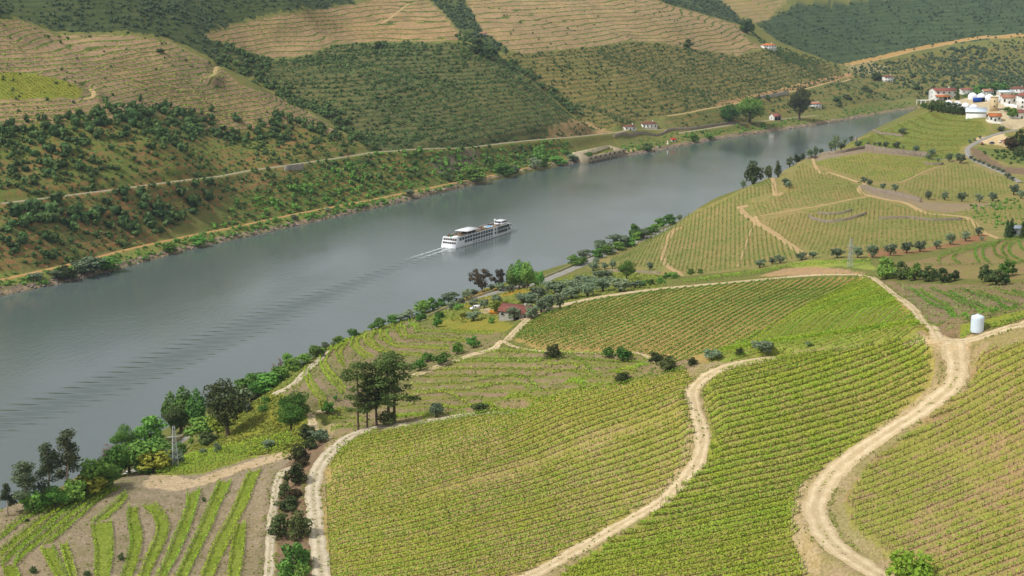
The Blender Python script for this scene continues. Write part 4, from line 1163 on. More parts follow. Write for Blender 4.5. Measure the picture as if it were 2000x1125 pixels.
# ------------------------------------------------------------------ hillside scrub of the far bank
SCRUB = []
for i in range(5):
    g_ = np.random.default_rng(600 + i)
    bl = [(0, 0, .45, .38, .38, .42)] + [(math.cos(a) * .26, math.sin(a) * .26, .3 + .3 * g_.random(), .25, .25, .25) for a in np.linspace(0, 5.2, 5) + g_.random()]
    V, F, T = leaves_on(bl, 24, .42, 610 + i, .1, .8)
    # a solid core, inner shade put into its dark leaf tint, so that the bush is not see-through
    t_ = (1 + 5 ** .5) / 2
    ico = np.array([(-1, t_, 0), (1, t_, 0), (-1, -t_, 0), (1, -t_, 0), (0, -1, t_), (0, 1, t_), (0, -1, -t_), (0, 1, -t_), (t_, 0, -1), (t_, 0, 1), (-t_, 0, -1), (-t_, 0, 1)]) / 1.902
    IF = np.array([(0, 11, 5), (0, 5, 1), (0, 1, 7), (0, 7, 10), (0, 10, 11), (1, 5, 9), (5, 11, 4), (11, 10, 2), (10, 7, 6), (7, 1, 8), (3, 9, 4), (3, 4, 2), (3, 2, 6), (3, 6, 8), (3, 8, 9), (4, 9, 5), (2, 4, 11), (6, 2, 10), (8, 6, 7), (9, 8, 1)])
    IV = ico * (np.array([.42, .42, .40]) * (1 + .15 * g_.normal(size=(12, 1)))) + np.array([0, 0, .38])
    m = MB().add(V, F, T).add(IV, IF, np.full(12, .12))
    SCRUB.append((np.vstack(m.v), np.vstack(m.f), np.concatenate(m.t)))

ROADPTS = [(ln, w) for nm, lb, ln, w, sf in road_lines]
def clear_of_roads(x, y, extra):
    ok = np.ones(len(x), bool)
    for ln, w in ROADPTS:
        lo = ln.min(0) - 12; hi = ln.max(0) + 12
        m = ok & (x > lo[0]) & (x < hi[0]) & (y > lo[1]) & (y < hi[1])
        if m.any():
            d, _, _ = seg_dist(x[m], y[m], ln)
            ok[np.nonzero(m)[0][d < w * .5 + np.asarray(extra)[m] if np.ndim(extra) else d < w * .5 + extra]] = False
    return ok

BUSHES = []      # x, y, width, height, leaf kind
def phase_at(x, y):
    u = np.clip(x / y, UG[0], UG[-1]); i = np.clip(np.searchsorted(YG, y) - 1, 0, NY - 1); j = np.clip(np.searchsorted(UG, u) - 1, 0, NU - 1)
    return PH[i, j] % 1.0

def scatter(tg, per_m2, w0, w1, leaf, cap=1500, clump=.45, seed=1, soft=60.0, tall=.8, lines=0.0):
    poly = ZTAG[tg] if isinstance(tg, str) else tg
    pa = np.array(poly)
    r = np.random.default_rng(seed)
    lo, hi = pa.min(0), pa.max(0)
    n = int((hi[0] - lo[0]) * (hi[1] - lo[1]) / per_m2)
    n = min(n, 60000)
    x = lo[0] + (hi[0] - lo[0]) * r.random(n); y = lo[1] + (hi[1] - lo[1]) * r.random(n)
    k = in_poly(x, y, poly)
    d = fbm(x / soft, y / soft, 3, seed + 100)
    k &= d + .28 * r.random(n) > clump
    if lines: k &= (phase_at(x, y) < .42) | (r.random(n) > lines)
    x, y, d = x[k], y[k], d[k]
    w = w0 + (w1 - w0) * r.random(len(x)) ** 1.6 * np.clip(d * 1.5, .4, 1.2)
    k = clear_of_roads(x, y, w * .4) & (height_at(x, y) > .6)
    x, y, w = x[k][:cap], y[k][:cap], w[k][:cap]
    for a, b, c in zip(x, y, w): BUSHES.append((a, b, c, c * tall * (.75 + .5 * r.random()), leaf))
scatter('scrub_left', 22, 1.6, 5.5, 'scrub', 1650, .46, 1, 45, lines=.5)
scatter(poly_on_ground(P('0,258 150,243 300,228 380,238 400,262 300,330 0,380'), 4), 60, 4.5, 9.0, 'scrub', 500, .44, 2, 40)
scatter(poly_on_ground(P('0,402 160,384 330,362 420,350 420,400 300,460 200,470 0,500'), 4), 55, 5.0, 11.0, 'scrub', 600, .42, 3, 35)
scatter('scrub_low', 24, 1.4, 5.0, 'scrub', 1300, .46, 4, 40)
scatter('scrub_green', 22, 1.8, 6.0, 'bright_far', 1250, .45, 5, 35, lines=.4)
scatter('scrub_green', 50, 2.0, 6.5, 'scrub', 600, .45, 25, 30)
scatter('verge', 22, 1.8, 4.5, 'bright_far', 600, .52, 6, 30)
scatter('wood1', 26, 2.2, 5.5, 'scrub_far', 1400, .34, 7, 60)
scatter('wood2', 13, 1.8, 4.4, 'scrub', 2800, .38, 8, 60, .8, lines=.6)
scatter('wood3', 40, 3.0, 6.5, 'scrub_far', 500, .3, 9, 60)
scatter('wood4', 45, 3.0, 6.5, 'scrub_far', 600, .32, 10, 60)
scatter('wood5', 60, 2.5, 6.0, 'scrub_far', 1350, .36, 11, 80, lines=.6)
scatter('scrub_mid', 20, 1.8, 4.4, 'scrub', 1950, .40, 12, 50, .8, lines=.5)
scatter('scrub_right', 45, 2.0, 5.5, 'scrub', 1500, .46, 13, 50)
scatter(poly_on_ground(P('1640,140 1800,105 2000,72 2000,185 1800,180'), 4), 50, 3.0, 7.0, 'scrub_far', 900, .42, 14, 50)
scatter(poly_on_ground(P('1468,62 1500,88 1600,115 1640,128 1560,128 1500,102'), 4), 30, 2.0, 5.0, 'scrub', 400, .40, 15, 50)
scatter(poly_on_ground(P('1150,300 1300,262 1500,240 1700,205 1780,200 1780,210 1620,236 1400,268 1220,300'), 4), 40, 1.6, 4.0, 'bright_far', 500, .48, 16, 40)
scatter(poly_on_ground(P('1905,290 1960,294 2000,302 2000,330 1960,316 1915,298'), 4), 40, 2.0, 4.0, 'scrub', 60, .35, 19, 20)
scatter(poly_on_ground(P('1895,400 1985,388 2000,400 2000,445 1935,448 1900,425'), 4), 30, 1.2, 2.6, 'bright_far', 140, .45, 26, 20)
scatter('terr1', 420, 1.6, 3.4, 'scrub', 160, .40, 17, 50)
scatter('terr3', 700, 1.8, 3.6, 'scrub', 120, .40, 18, 50)
# the wooded gullies between the hills
for k_, tr in enumerate(['430,118 480,140 540,178 600,210 660,250 700,275', '905,72 950,95 1000,130 1060,175 1120,222', '440,90 480,108 520,135', '0,252 150,238 300,222', '300,222 380,232 430,260', '430,262 520,258 570,240 660,265']):
    ln = line_on_ground(P(tr), 4.0)
    r = np.random.default_rng(700 + k_)
    for p in ln:
        for q in range(2):
            BUSHES.append((p[0] + r.normal() * 6, p[1] + r.normal() * 8, 4 + 4 * r.random(), 3.5 + 3 * r.random(), 'scrub'))
BUSHES = [b for b in BUSHES]
bx = np.array([b[0] for b in BUSHES]); by_ = np.array([b[1] for b in BUSHES]); bw = np.array([b[2] for b in BUSHES]); bh = np.array([b[3] for b in BUSHES])
bz = height_at(bx, by_)
LM['bright_far'] = LM['bright']
# what the view shows of each: in frame and not behind a ridge
u_ = bx / by_; t_ = (CAM_H - (bz + bh * .8)) / by_
sx = u_ * 1.0; vis = np.abs(u_) < .375
for n_ in np.nonzero(vis)[0]:
    ys = np.linspace(max(520., by_[n_] * .6), by_[n_] - 6, 40)
    if (height_at(u_[n_] * ys, ys) > CAM_H - t_[n_] * ys).any(): vis[n_] = False
app = bw * bh / by_ ** 2 * vis
order = np.argsort(-app)
single = set(order[:290].tolist())
scrub_me = {}
for lf in ('scrub', 'scrub_far', 'bright_far'):
    for i, (V, F, T) in enumerate(SCRUB):
        scrub_me[lf, i] = MB().add(V, F, T).mesh('hillside_bush', LM[lf])
rest = {}
for n_ in range(len(BUSHES)):
    lf = BUSHES[n_][4]; i = n_ % 5; a = random.random() * 6.28
    if n_ in single:
        o = bpy.data.objects.new('hillside_bush', scrub_me[lf, i]); COL.objects.link(o)
        o.location = (bx[n_], by_[n_], bz[n_] - .2); o.rotation_euler = (0, 0, a); o.scale = (bw[n_], bw[n_], bh[n_] / .85)
        pxx = 1000 + u_[n_] * FPX
        side = 'left' if pxx < 400 else 'middle' if pxx < 1100 else 'right'
        low = by_[n_] < 930 + max(0, pxx) * .28
        green = lf == 'bright_far'
        tag(o, ('bright green' if green else 'dark green') + (' rounded bush low on the ' if low else ' rounded bush high on the ') + {'left': 'left part of the far hillside', 'middle': 'middle of the far hillside', 'right': 'far right hillside beyond the river'}[side],
            'bush', 'large bushes on the far hillside')
    elif vis[n_] or random.random() < .05:
        V, F, T = SCRUB[i]
        c, s = math.cos(a), math.sin(a)
        W = np.stack([(V[:, 0] * c - V[:, 1] * s) * bw[n_] + bx[n_], (V[:, 0] * s + V[:, 1] * c) * bw[n_] + by_[n_], V[:, 2] * bh[n_] / .85 + bz[n_] - .2], -1)
        rest.setdefault(lf, MB()).add(W, F, np.clip(T + random.gauss(0, .13), 0, 1))
for lf, mb in rest.items():
    o = mb.build('hillside_scrub', LM[lf])
    tag(o, {'scrub': 'mass of small dark green scrub bushes over the far hillside', 'scrub_far': 'blue-green scrub covering the distant upper slopes', 'bright_far': 'mass of bright green scrub above the far railway'}[lf], kind='stuff')

# ------------------------------------------------------------------ trees and bushes one can point to
def row_of(name, keys, table, label, cat, group):
    for i, t in enumerate(table.split()):
        q = [float(v) for v in t.split(',')]
        plant_px(name, keys, q[0], q[1], q[2], q[3] if len(q) > 3 else q[2] * .92, label.replace('{n}', ORD[i]), cat, group, base=q[4] if len(q) > 4 else None)
OL = ['olive0', 'olive1', 'olive2']; CI = ['citrus0', 'citrus1', 'citrus2']; DK = ['dark0', 'dark1', 'dark2']; BR = ['bright0', 'bright1', 'bright2']; CK = ['cork0', 'cork1', 'cork2']
row_of('olive_tree', OL, '1484,515,20,16 1508,510,14,13 1524,507,19,16 1566,501,22,14 1588,498,17,12 1635,495,25,19 1675,493,22,22 1705,491,25,25 1740,488,23,23 1771,484,21,22 1798,481,20,22 1830,478,14,17 1857,467,20,22 1887,462,16,19 1911,452,14,18 1918,466,9,8',
       '{n} olive tree from the left in the row below the vineyard hill', 'olive tree', 'olive row below the vineyard hill')
row_of('olive_tree', OL, '1725,364,11,12 1749,367,13,14 1813,382,14,16 1846,383,14,16 1879,385,18,18 1914,387,16,16 1940,385,16,16',
       '{n} olive from the left above the dry stone bank', 'olive tree', 'olives above the dry stone bank')
row_of('olive_tree', OL, '1688,352,12,12 1698,357,11,12 1536,357,15,17 1541,361,12,14', '{n} round olive beside the ochre track on the upper hill', 'olive tree', 'olives by the upper ochre track')
row_of('olive_tree', OL, '1582,297,13,11 1592,290,9,8 1604,296,10,11 1624,280,13,12 1632,269,12,10 1643,286,14,15 1650,275,7,7 1662,270,7,9 1677,282,14,13 1696,280,6,7 1708,281,6,7 1718,282,8,9 1730,283,11,12 1751,285,13,15 1762,257,15,13 1764,287,5,6 1789,291,14,12 1814,306,12,10 1820,298,14,14 1832,312,7,7 1854,308,14,15 1876,310,18,19',
       '{n} small olive from the left along the upper stone walls', 'olive tree', 'olives along the upper stone walls')
row_of('olive_tree', OL, '1895,276,7,7 1903,272,6,6 1914,268,6,6 1897,308,8,7 1904,312,8,7 1913,315,8,7 1921,318,8,8 1931,323,8,7 1940,327,8,8 1950,330,9,8 1958,334,9,8 1969,343,12,11 1978,349,9,9 1981,371,18,20 1995,380,14,16 1956,252,12,10',
       '{n} roadside olive from the winery along the paved road', 'olive tree', 'olives along the paved road')
row_of('river_tree', ['cork0', 'cork1', 'olive1'], '1452,357,11,9 1471,335,33,36,354 1501,332,16,14 1519,320,12,9 1543,313,15,12 1557,308,14,11 1568,303,9,8', '{n} tree from the left on the river edge of the vineyard hill', 'tree', 'trees on the river edge of the hill')
row_of('river_bush', BR + ['olive0'], '1122,509,25,20 1140,497,25,18 1140,509,18,14 1166,495,25,18 1175,481,33,20 1186,488,28,18 1210,471,38,24 1208,481,28,16 1228,473,26,18 1241,448,28,20 1243,462,22,16 1256,457,22,18 1266,452,18,15 1277,446,20,17 1290,436,24,18 1308,429,24,18 1327,424,12,8',
       '{n} green bush from the river road in the bankside thicket', 'bush', 'bankside thicket under the vineyard hill')
row_of('olive_tree', OL, '961,561,14,11 977,561,18,16 996,564,16,17 1023,557,20,14 877,580,30,18 883,597,20,16 902,588,16,12 912,576,22,20 926,572,18,14 924,593,20,17 946,593,17,19 970,586,20,19',
       '{n} olive from the left on the yellow slope by the river', 'olive tree', 'olives on the yellow slope')
row_of('olive_tree', OL, '1005,613,26,27 1021,583,30,18 1031,604,20,20 1038,583,30,20 1040,611,25,26 1052,573,34,24 1056,597,30,30 1070,558,26,16 1073,590,25,30 1072,606,12,13 1087,562,38,22 1093,588,24,34 1117,571,32,24 1119,556,40,18 1147,567,34,26 1154,550,36,18 1178,557,32,25 1190,548,24,14 1213,558,36,24 1171,537,24,16 1187,536,20,14 1159,521,22,16 1164,510,14,12 1241,556,24,14 1181,520,14,13 1196,517,13,16 1269,520,13,16 1135,545,26,14 1100,580,22,14',
       '{n} grey-green olive in the grove right of the red-roofed house', 'olive tree', 'olive grove right of the red-roofed house')
row_of('bush', BR, '1255,553,16,11 1270,551,20,12 1290,548,18,12 1301,539,14,12 1316,538,24,12 1349,531,15,12 1368,530,14,9', '{n} bush from the left along the lower edge of the far vineyard', 'bush', 'bushes below the far vineyard')
plant_px('green_tree', 'lush0', 1224, 529, 32, 36, 'bright green tree taller than the olives around it', 'tree')
row_of('riverside_shrub', BR + ['olive1'], '825,600,38,24 783,620,34,14 845,588,26,14 800,612,22,12 862,590,20,14 895,600,22,12', '{n} shrub on the river side above the curved terraces', 'bush', 'shrubs above the curved terraces')
row_of('orange_tree', CI, '820,619,24,20 858,616,20,16 853,629,20,19 925,668,26,23 892,681,25,23 862,701,31,22 834,698,24,18 821,714,25,25,726 726,639,13,11 639,796,25,24,809 655,777,9,10 1187,688,22,20 1215,693,33,27',
       '{n} round bright green fruit tree on the middle terraces', 'fruit tree', 'round fruit trees on the middle terraces')
row_of('round_bush', ['olive0', 'olive2', 'cork0', 'cork1'], '1080,686,31,26 1282,699,34,20 1306,711,38,27 1217,737,32,20 1352,706,20,15 1391,694,33,20 1445,687,17,15 1492,678,42,24 1580,672,14,9 852,803,31,27 937,797,34,21 757,817,38,31',
       '{n} dark round bush near the rim of the large near vineyard', 'bush', 'dark bushes near the vineyard rim')
row_of('garden_bush', ['yellow0', 'bright1'], '975,601,28,26 908,616,18,10 960,626,16,10', '{n} yellow-green garden bush beside the red-roofed house', 'bush', 'garden bushes by the house')
plant_px('olive_bush', 'olive1', 925, 618, 27, 18, 'spreading grey-green bush in the garden below the house', 'bush')
plant_px('bronze_tree', 'bronze0', 942, 547, 46, 42, 'dark bronze tree on the bank behind the yellow slope', 'tree', base=572)
plant_px('bronze_tree', 'bronze0', 978, 542, 30, 32, 'smaller dark bronze tree beside the green poplars', 'tree', base=566)
row_of('poplar_tree', ['poplar0', 'poplar1'], '1000,540,22,44,566 1014,535,26,50,566 1030,537,26,46,565 1046,545,16,28,562 1056,544,14,26,560', '{n} green poplar from the left behind the olive grove', 'poplar tree', 'poplars behind the olive grove')
# hedge at the middle right
row_of('hedge_bush', BR + DK, '1733,524,44,42 1762,529,32,34 1788,532,34,32 1816,535,34,30 1844,538,30,28 1866,538,20,20', '{n} bush from the left in the thick hedge above the tank terraces', 'bush', 'hedge above the tank terraces')
row_of('hedge_bush', DK, '1925,535,30,32 1948,542,38,30 1965,545,20,22', '{n} bush of the dark clump beside the small round tree', 'bush', 'dark clump at the right')
plant_px('small_tree', 'citrus1', 1970, 521, 32, 24, 'small round-headed tree on a thin trunk behind the dark clump', 'tree', base=540)
row_of('cypress_tree', 'cypress0', '1967,447,11,32,463 1975,446,12,36,464 1997,450,10,32,466', '{n} dark cypress beside the small pale shed at the right', 'cypress', 'cypresses at the right edge')
plant_px('sapling', 'sapling0', 1905, 639, 12, 20, 'thin sapling in front of the white water tank', 'sapling', base=651)
# pines and the slope on the left
for i, (bx_, by2, hp, k_) in enumerate([(708, 840, 138, 0), (721, 838, 130, 1), (733, 837, 112, 2), (741, 835, 148, 3), (750, 833, 140, 1)]):
    g = ground_at(bx_, by2 - 1)[0]
    s = g[1] / FPX
    plant('pine_tree', f'pine{k_}', g[0] + (-1.2, -.6, .2, 2.2, 2.6)[i], g[1] + i * .9, g[2], (58, 54, 66, 100, 84)[i] * s, hp * s * 1.02, ORD[i] + ' tall dark pine from the left in the clump by the gravel track', 'pine tree', 'pine clump by the gravel track', rz=i * 1.3)
for i, (cx, top, base, w_) in enumerate([(12, 940, 1012, 34), (48, 898, 1004, 52), (92, 860, 985, 52), (130, 834, 975, 50)]):
    g = ground_at(cx, base)[0]; s = g[1] / FPX
    plant('eucalyptus_tree', f'euca{i}', g[0], g[1] + 1.5, g[2] - .5, w_ * s, (base - top) * s * 1.04, ORD[i] + ' tall eucalyptus from the left edge above the river', 'eucalyptus tree', 'eucalyptus trees at the left edge')
row_of('river_tree', ['broad0', 'lush1', 'bright0'], '185,925,58,62,962 155,955,40,36 250,892,60,54,925 285,888,64,56,922 212,905,46,40 240,857,46,54,890 292,842,52,62,874 325,882,40,32', '{n} leafy tree from the left on the river slope by the road', 'tree', 'leafy trees on the river slope')
plant_px('bare_tree', 'bare0', 210, 885, 26, 34, 'bare reddish tree among the leafy riverside trees', 'tree')
row_of('poplar_tree', ['poplar0', 'poplar1'], '335,808,34,82,850 360,802,40,92,848 385,803,36,84,846', '{n} bright green poplar from the left behind the near pylon', 'poplar tree', 'poplars behind the near pylon')
plant_px('oak_tree', 'broad1', 352, 808, 62, 66, 'brown-green round oak in front of the bright poplars', 'tree', base=848)
plant_px('oak_tree', 'broad0', 443, 797, 80, 108, 'large dark oak with a visible trunk above the green meadow', 'tree', base=855)
row_of('river_bush', ['olive0', 'olive1', 'bright2'], '505,748,44,36 490,771,34,26 482,797,20,22 540,740,24,18 562,705,26,30 580,712,26,18 600,698,22,16 635,676,16,14 650,672,10,9 353,877,30,24 336,896,46,28 397,883,16,14 373,862,14,12 425,876,14,22 525,868,26,18 310,910,40,22 285,918,30,18',
       '{n} grey-green bush on the slope above the river road', 'bush', 'bushes on the near river slope')
row_of('bank_bush', ['bright0', 'bright2', 'olive1', 'dark1', 'lush1', 'yellow0'], '64,981,54,42 104,972,54,42 142,962,54,47 176,946,59,42 206,932,54,47 226,902,59,61 300,902,59,42 312,876,48,42 392,836,54,42 404,858,40,28 424,830,40,39 458,786,48,50 474,761,45,44 502,762,40,30 522,746,48,33 546,731,40,30 572,714,32,28 592,702,29,22 618,686,29,22 660,664,21,16 690,651,24,16 740,630,27,16 765,624,24,16',
       '{n} bush from the left in the belt along the near river bank', 'bush', 'bush belt along the near river bank')
row_of('bare_tree', 'bare0', '535,722,10,26 548,712,10,26 520,735,10,22', '{n} thin bare tree at the water edge', 'tree', 'bare trees at the water edge')
row_of('green_bush', BR, '520,782,22,17 514,798,20,16 490,738,26,18', '{n} bright green bush beside the rim track', 'bush', 'bright bushes beside the rim track')
row_of('round_tree', ['lush0', 'lush1'], '574,789,56,48,828 568,816,50,52,842', '{n} dense round green tree on the meadow edge', 'tree', 'round trees on the meadow edge')
row_of('hedge_bush', CK + ['dark0', 'bright1', 'olive1'], '600,845,36,30 622,853,42,22 606,866,30,26 584,886,36,38 578,926,40,46 556,956,26,34 562,985,48,28 546,1026,46,52 581,1026,50,56 578,1086,60,58 556,1112,36,36 588,1120,40,36', '{n} dark bush down the bank between the two left tracks', 'bush', 'dark bushes between the two left tracks')
row_of('brown_bush', 'brown0', '570,968,34,24 590,905,22,18', '{n} brownish shrub in the bank between the left tracks', 'bush', 'brown shrubs between the left tracks')
row_of('terrace_weed', DK, '236,1087,14,16 64,1113,14,14 398,975,8,10 170,1120,14,10 52,1016,8,6', '{n} small dark weed clump on the bare soil banks', 'weed', 'weed clumps on the near banks')
plant_px('vine_bush', 'lime0', 1785, 1112, 86, 60, 'bright green leafy bush at the bottom edge beside the broad track', 'bush', base=1150)
# trees of the far bank
row_of('bank_tree', ['lush0', 'lush1'], '1426,224,34,38,243 1466,219,52,52,243', '{n} round green tree beside the small station', 'tree', 'round trees beside the station')
plant_px('dark_tree', 'broad0', 1562, 205, 38, 62, 'tall dark tree right of the small station', 'tree', base=236)
row_of('bank_bush', ['dark0', 'dark1', 'bright0', 'olive0'], '70,540,30,14 110,537,24,18 128,536,36,28 165,524,56,34 205,520,50,26 330,484,28,20 385,486,30,20 575,425,14,10 640,410,12,8 800,377,20,12 925,340,42,34,356 985,335,34,26,348 1045,323,22,24,334 1062,323,18,24,334 875,345,24,14 1150,305,16,14 1356,276,16,18 1386,266,20,12 1265,290,24,14 1005,333,18,16 1090,322,30,16 1120,312,24,14',
       '{n} bush from the left along the far river bank', 'bush', 'bushes along the far river bank')
row_of('hill_tree', DK, '1344,86,18,16 1460,52,26,28 312,99,16,7 1500,191,11,11 1481,191,10,10 1634,194,14,10 1656,190,14,10 1640,205,12,9 1690,172,14,10 740,89,20,14 935,92,30,26 950,103,24,22 1712,150,20,14 1790,170,16,10 1815,180,14,12 1700,178,10,8',
       '{n} lone dark tree on the far hillsides', 'tree', 'lone trees on the far hillsides')
# around the winery
row_of('winery_hedge', DK, '1820,207,16,22 1832,208,16,22 1843,210,16,22 1853,211,16,22 1863,212,16,22 1872,214,16,20 1880,217,12,16', '{n} dark hedge tree in front of the white domes', 'hedge', 'dark hedge before the white domes')
plant_px('cypress_tree', 'cypress0', 1870, 182, 8, 26, 'single dark cypress in front of the winery house', 'cypress')
row_of('winery_tree', BR + CI, '1908,178,22,14 1920,174,24,16 1935,175,24,16 1948,172,22,18 1962,169,20,14 1806,206,14,10 1848,190,12,8 1968,214,12,10 1978,222,18,20', '{n} bright green tree around the white winery', 'tree', 'green trees around the winery')
row_of('orchard_tree', ['cork0', 'brown0', 'dark1'], '1976,281,26,26 1992,272,26,34 1990,296,24,18', '{n} dark tree below the parked cars at the right edge', 'tree', 'dark trees below the parked cars')

# ------------------------------------------------------------------ building materials
def plain(name, c, rough=.7, var=.12, scale=1.2, spec=.2, metal=0.0):
    m = NT(name)
    n = m.noise(m.objpos(), scale, 4, .65)
    m.base(m.mix(m.ramp(n, .3, .7), hx(c, 1 - var), hx(c, 1 + var * .4)))
    m.rough(rough); m.bsdf.inputs['Specular IOR Level'].default_value = spec; m.bsdf.inputs['Metallic'].default_value = metal
    return m.m
def tile_mat(name, a, b):
    m = NT(name)
    p = m.objpos()
    wv = m.n('ShaderNodeTexWave', _wave_type='BANDS', _bands_direction='X', Vector=p, Scale=2.2, Distortion=.4)
    n = m.noise(p, 1.3, 4, .7)
    c = m.mix(m.ramp(n, .3, .7), hx(a), hx(b))
    m.base(m.mix(m.ramp(wv.outputs['Fac'], .2, .8, .0, .35), c, m.mix(1.0, c, (.55, .5, .5), 'MULTIPLY')))
    m.rough(.9); m.bump(wv.outputs['Fac'], .06)
    return m.m
def stone_mat(name, a, b, c_):
    m = NT(name)
    p = m.pos()
    v = m.n('ShaderNodeTexVoronoi', _feature='F1', Vector=m.n('ShaderNodeMapping', Vector=p, Scale=(1, 1, 1.7)).outputs[0], Scale=1.6)
    n = m.noise(p, .5, 4, .6)
    col = m.mix(m.ramp(n, .35, .65), hx(a), hx(b))
    col = m.mix(m.ramp(v.outputs['Distance'], .35, .7, 0, .6), col, hx(c_))
    m.base(col); m.rough(.95); m.bump(m.math('MULTIPLY', v.outputs['Distance'], -1.0), .15)
    return m.m
WHITE = plain('white_render_wall', 'e6e4dc', .85, .08, .4)
CREAM = plain('weathered_white_wall', 'd8d2c0', .9, .18, .5)
GREYW = plain('grey_wall', '9e9a90', .9, .15, .5)
DARKG = plain('dark_window_glass', '1c2228', .15, .1, 1, .5)
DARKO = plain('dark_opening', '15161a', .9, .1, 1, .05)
TILE_O = tile_mat('orange_roof_tiles', 'd2814a', 'b86a3e')
TILE_R = tile_mat('red_roof_tiles', 'a4685a', '8a564a')
TILE_B = tile_mat('brown_roof_tiles', '8a5c48', '704838')
TILE_P = tile_mat('pale_pink_roof_tiles', 'c08a6e', 'a87058')
STONE = stone_mat('dry_stone', '988a76', '857866', '64594c')
STONE2 = stone_mat('ruin_stone', 'b6a88c', '9e9078', '7c705c')
METALR = plain('pale_metal_roofing', 'cfdce4', .45, .06, .3, .4)
TAN = plain('tan_render', 'cdb78c', .85, .1, .4)
BLUE = plain('blue_container_paint', '1f4fa8', .5, .1, .6)
STEEL = plain('galvanised_steel', 'b9bcbc', .5, .1, 1, .4)
PLASTIC = plain('pale_blue_tank_plastic', 'cfdde8', .45, .05, .6, .4)
ORANGE = plain('orange_fence_boards', 'd8922e', .8, .12, 2)

def part(mb, name, mat, parent, sm=False):
    return mb.build(name, mat, parent, sm)

def gable_roof(w, d, z, rise, over=.5, thick=.25):
    mb = MB()
    x0, x1 = -w / 2 - over, w / 2 + over
    for s in (-1, 1):
        e = s * (d / 2 + over); drop = over * rise / (d / 2)
        V = [(x0, e, z - drop), (x1, e, z - drop), (x1, 0, z + rise), (x0, 0, z + rise)]
        V += [(a, b, c + thick) for a, b, c in V]
        mb.add(V, [(0, 1, 2, 3), (4, 7, 6, 5), (0, 4, 5, 1), (1, 5, 6, 2), (2, 6, 7, 3), (3, 7, 4, 0)])
    return mb
def hip_roof(w, d, z, rise, over=.5):
    a, b = w / 2 + over, d / 2 + over; r = max(.2, w / 2 - d / 2)
    V = [(-a, -b, z), (a, -b, z), (a, b, z), (-a, b, z), (-r, 0, z + rise), (r, 0, z + rise), (-a, -b, z - .25), (a, -b, z - .25), (a, b, z - .25), (-a, b, z - .25)]
    return MB().add(V, [(0, 1, 5, 4), (2, 3, 4, 5), (1, 2, 5, 5), (3, 0, 4, 4), (6, 9, 8, 7), (0, 6, 7, 1), (1, 7, 8, 2), (2, 8, 9, 3), (3, 9, 6, 0)])
def gable_walls(w, d, h, rise):
    V = [(-w / 2, -d / 2, -1.5), (w / 2, -d / 2, -1.5), (w / 2, d / 2, -1.5), (-w / 2, d / 2, -1.5), (-w / 2, -d / 2, h), (w / 2, -d / 2, h), (w / 2, d / 2, h), (-w / 2, d / 2, h), (-w / 2, 0, h + rise), (w / 2, 0, h + rise)]
    return MB().add(V, [(0, 1, 5, 4), (2, 3, 7, 6), (1, 2, 6, 5), (3, 0, 4, 7), (5, 6, 9, 9), (7, 4, 8, 8)])

WIN = {}
def window(parent, x, y, z, w, h, face='front', frame=True):
    """pane set in a frame, on the -y wall ('front'), +x ('right') or -x ('left')"""
    k = (round(w, 2), round(h, 2), face)
    if k not in WIN:
        f = MB(); t = .12
        for x0, x1, z0, z1 in ((-w / 2 - t, w / 2 + t, -h / 2 - t, -h / 2), (-w / 2 - t, w / 2 + t, h / 2, h / 2 + t), (-w / 2 - t, -w / 2, -h / 2, h / 2), (w / 2, w / 2 + t, -h / 2, h / 2)):
            f.box(x0, x1, -.10, .02, z0, z1)
        p = MB().box(-w / 2, w / 2, -.04, .02, -h / 2, h / 2)
        WIN[k] = (f.mesh('window', CREAM), p.mesh('pane', DARKG))
    f, p = WIN[k]
    o = bpy.data.objects.new('window', f); COL.objects.link(o); o.parent = parent
    o.location = (x, y, z); o.rotation_euler = (0, 0, {'front': 0, 'right': math.pi / 2, 'left': -math.pi / 2}[face])
    q = bpy.data.objects.new('pane', p); COL.objects.link(q); q.parent = o
    return o

def house(name, label, px, py, w, d, h, rise, rz, roof='gable', rmat=TILE_O, wmat=WHITE, wins=3, storeys=1, side_wins=1, chimney=True, door=True, cat='house', z_off=0.0, group=None, openfront=False):
    g = ground_at(px, py)[0]
    o = empty(name, (g[0], g[1] + d * .5, g[2] + z_off), math.radians(rz))
    tag(o, label, cat, group)
    if roof == 'gable':
        part(gable_walls(w, d, h, rise), 'wall', wmat, o); r = part(gable_roof(w, d, h, rise), 'roof', rmat, o)
    else:
        part(MB().box(-w / 2, w / 2, -d / 2, d / 2, -1.5, h), 'wall', wmat, o); r = part(hip_roof(w, d, h, rise), 'roof', rmat, o)
    if chimney:
        part(MB().box(w * .22, w * .22 + .9, -.45, .45, h + rise * .5, h + rise + 1.0), 'chimney', wmat, r)
    if openfront:
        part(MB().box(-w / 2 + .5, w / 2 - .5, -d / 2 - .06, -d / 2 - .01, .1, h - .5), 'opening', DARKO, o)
        for k in range(3):
            x = -w / 2 + .7 + (w - 1.4) * k / 2
            part(MB().box(x - .15, x + .15, -d / 2 - .22, -d / 2 - .07, 0, h - .2), 'post', wmat, o)
    else:
        sh = h / storeys
        for s in range(storeys):
            for k in range(wins):
                x = -w / 2 + w * (k + .5) / wins
                if door and s == 0 and k == wins // 2:
                    dd = part(MB().box(x - .6, x + .6, -d / 2 - .08, -d / 2 - .01, 0, 2.2), 'door', DARKO, o)
                    continue
                window(o, x, -d / 2 - .02, s * sh + sh * .55, min(1.3, w / wins * .45), sh * .42)
    for s in range(storeys):
        sh = h / storeys
        for k in range(side_wins):
            y = -d / 2 + d * (k + .5) / side_wins
            for fc, xx in (('right', w / 2 + .02), ('left', -w / 2 - .02)): window(o, xx, y, s * sh + sh * .55, 1.1, sh * .42, fc)
    return o

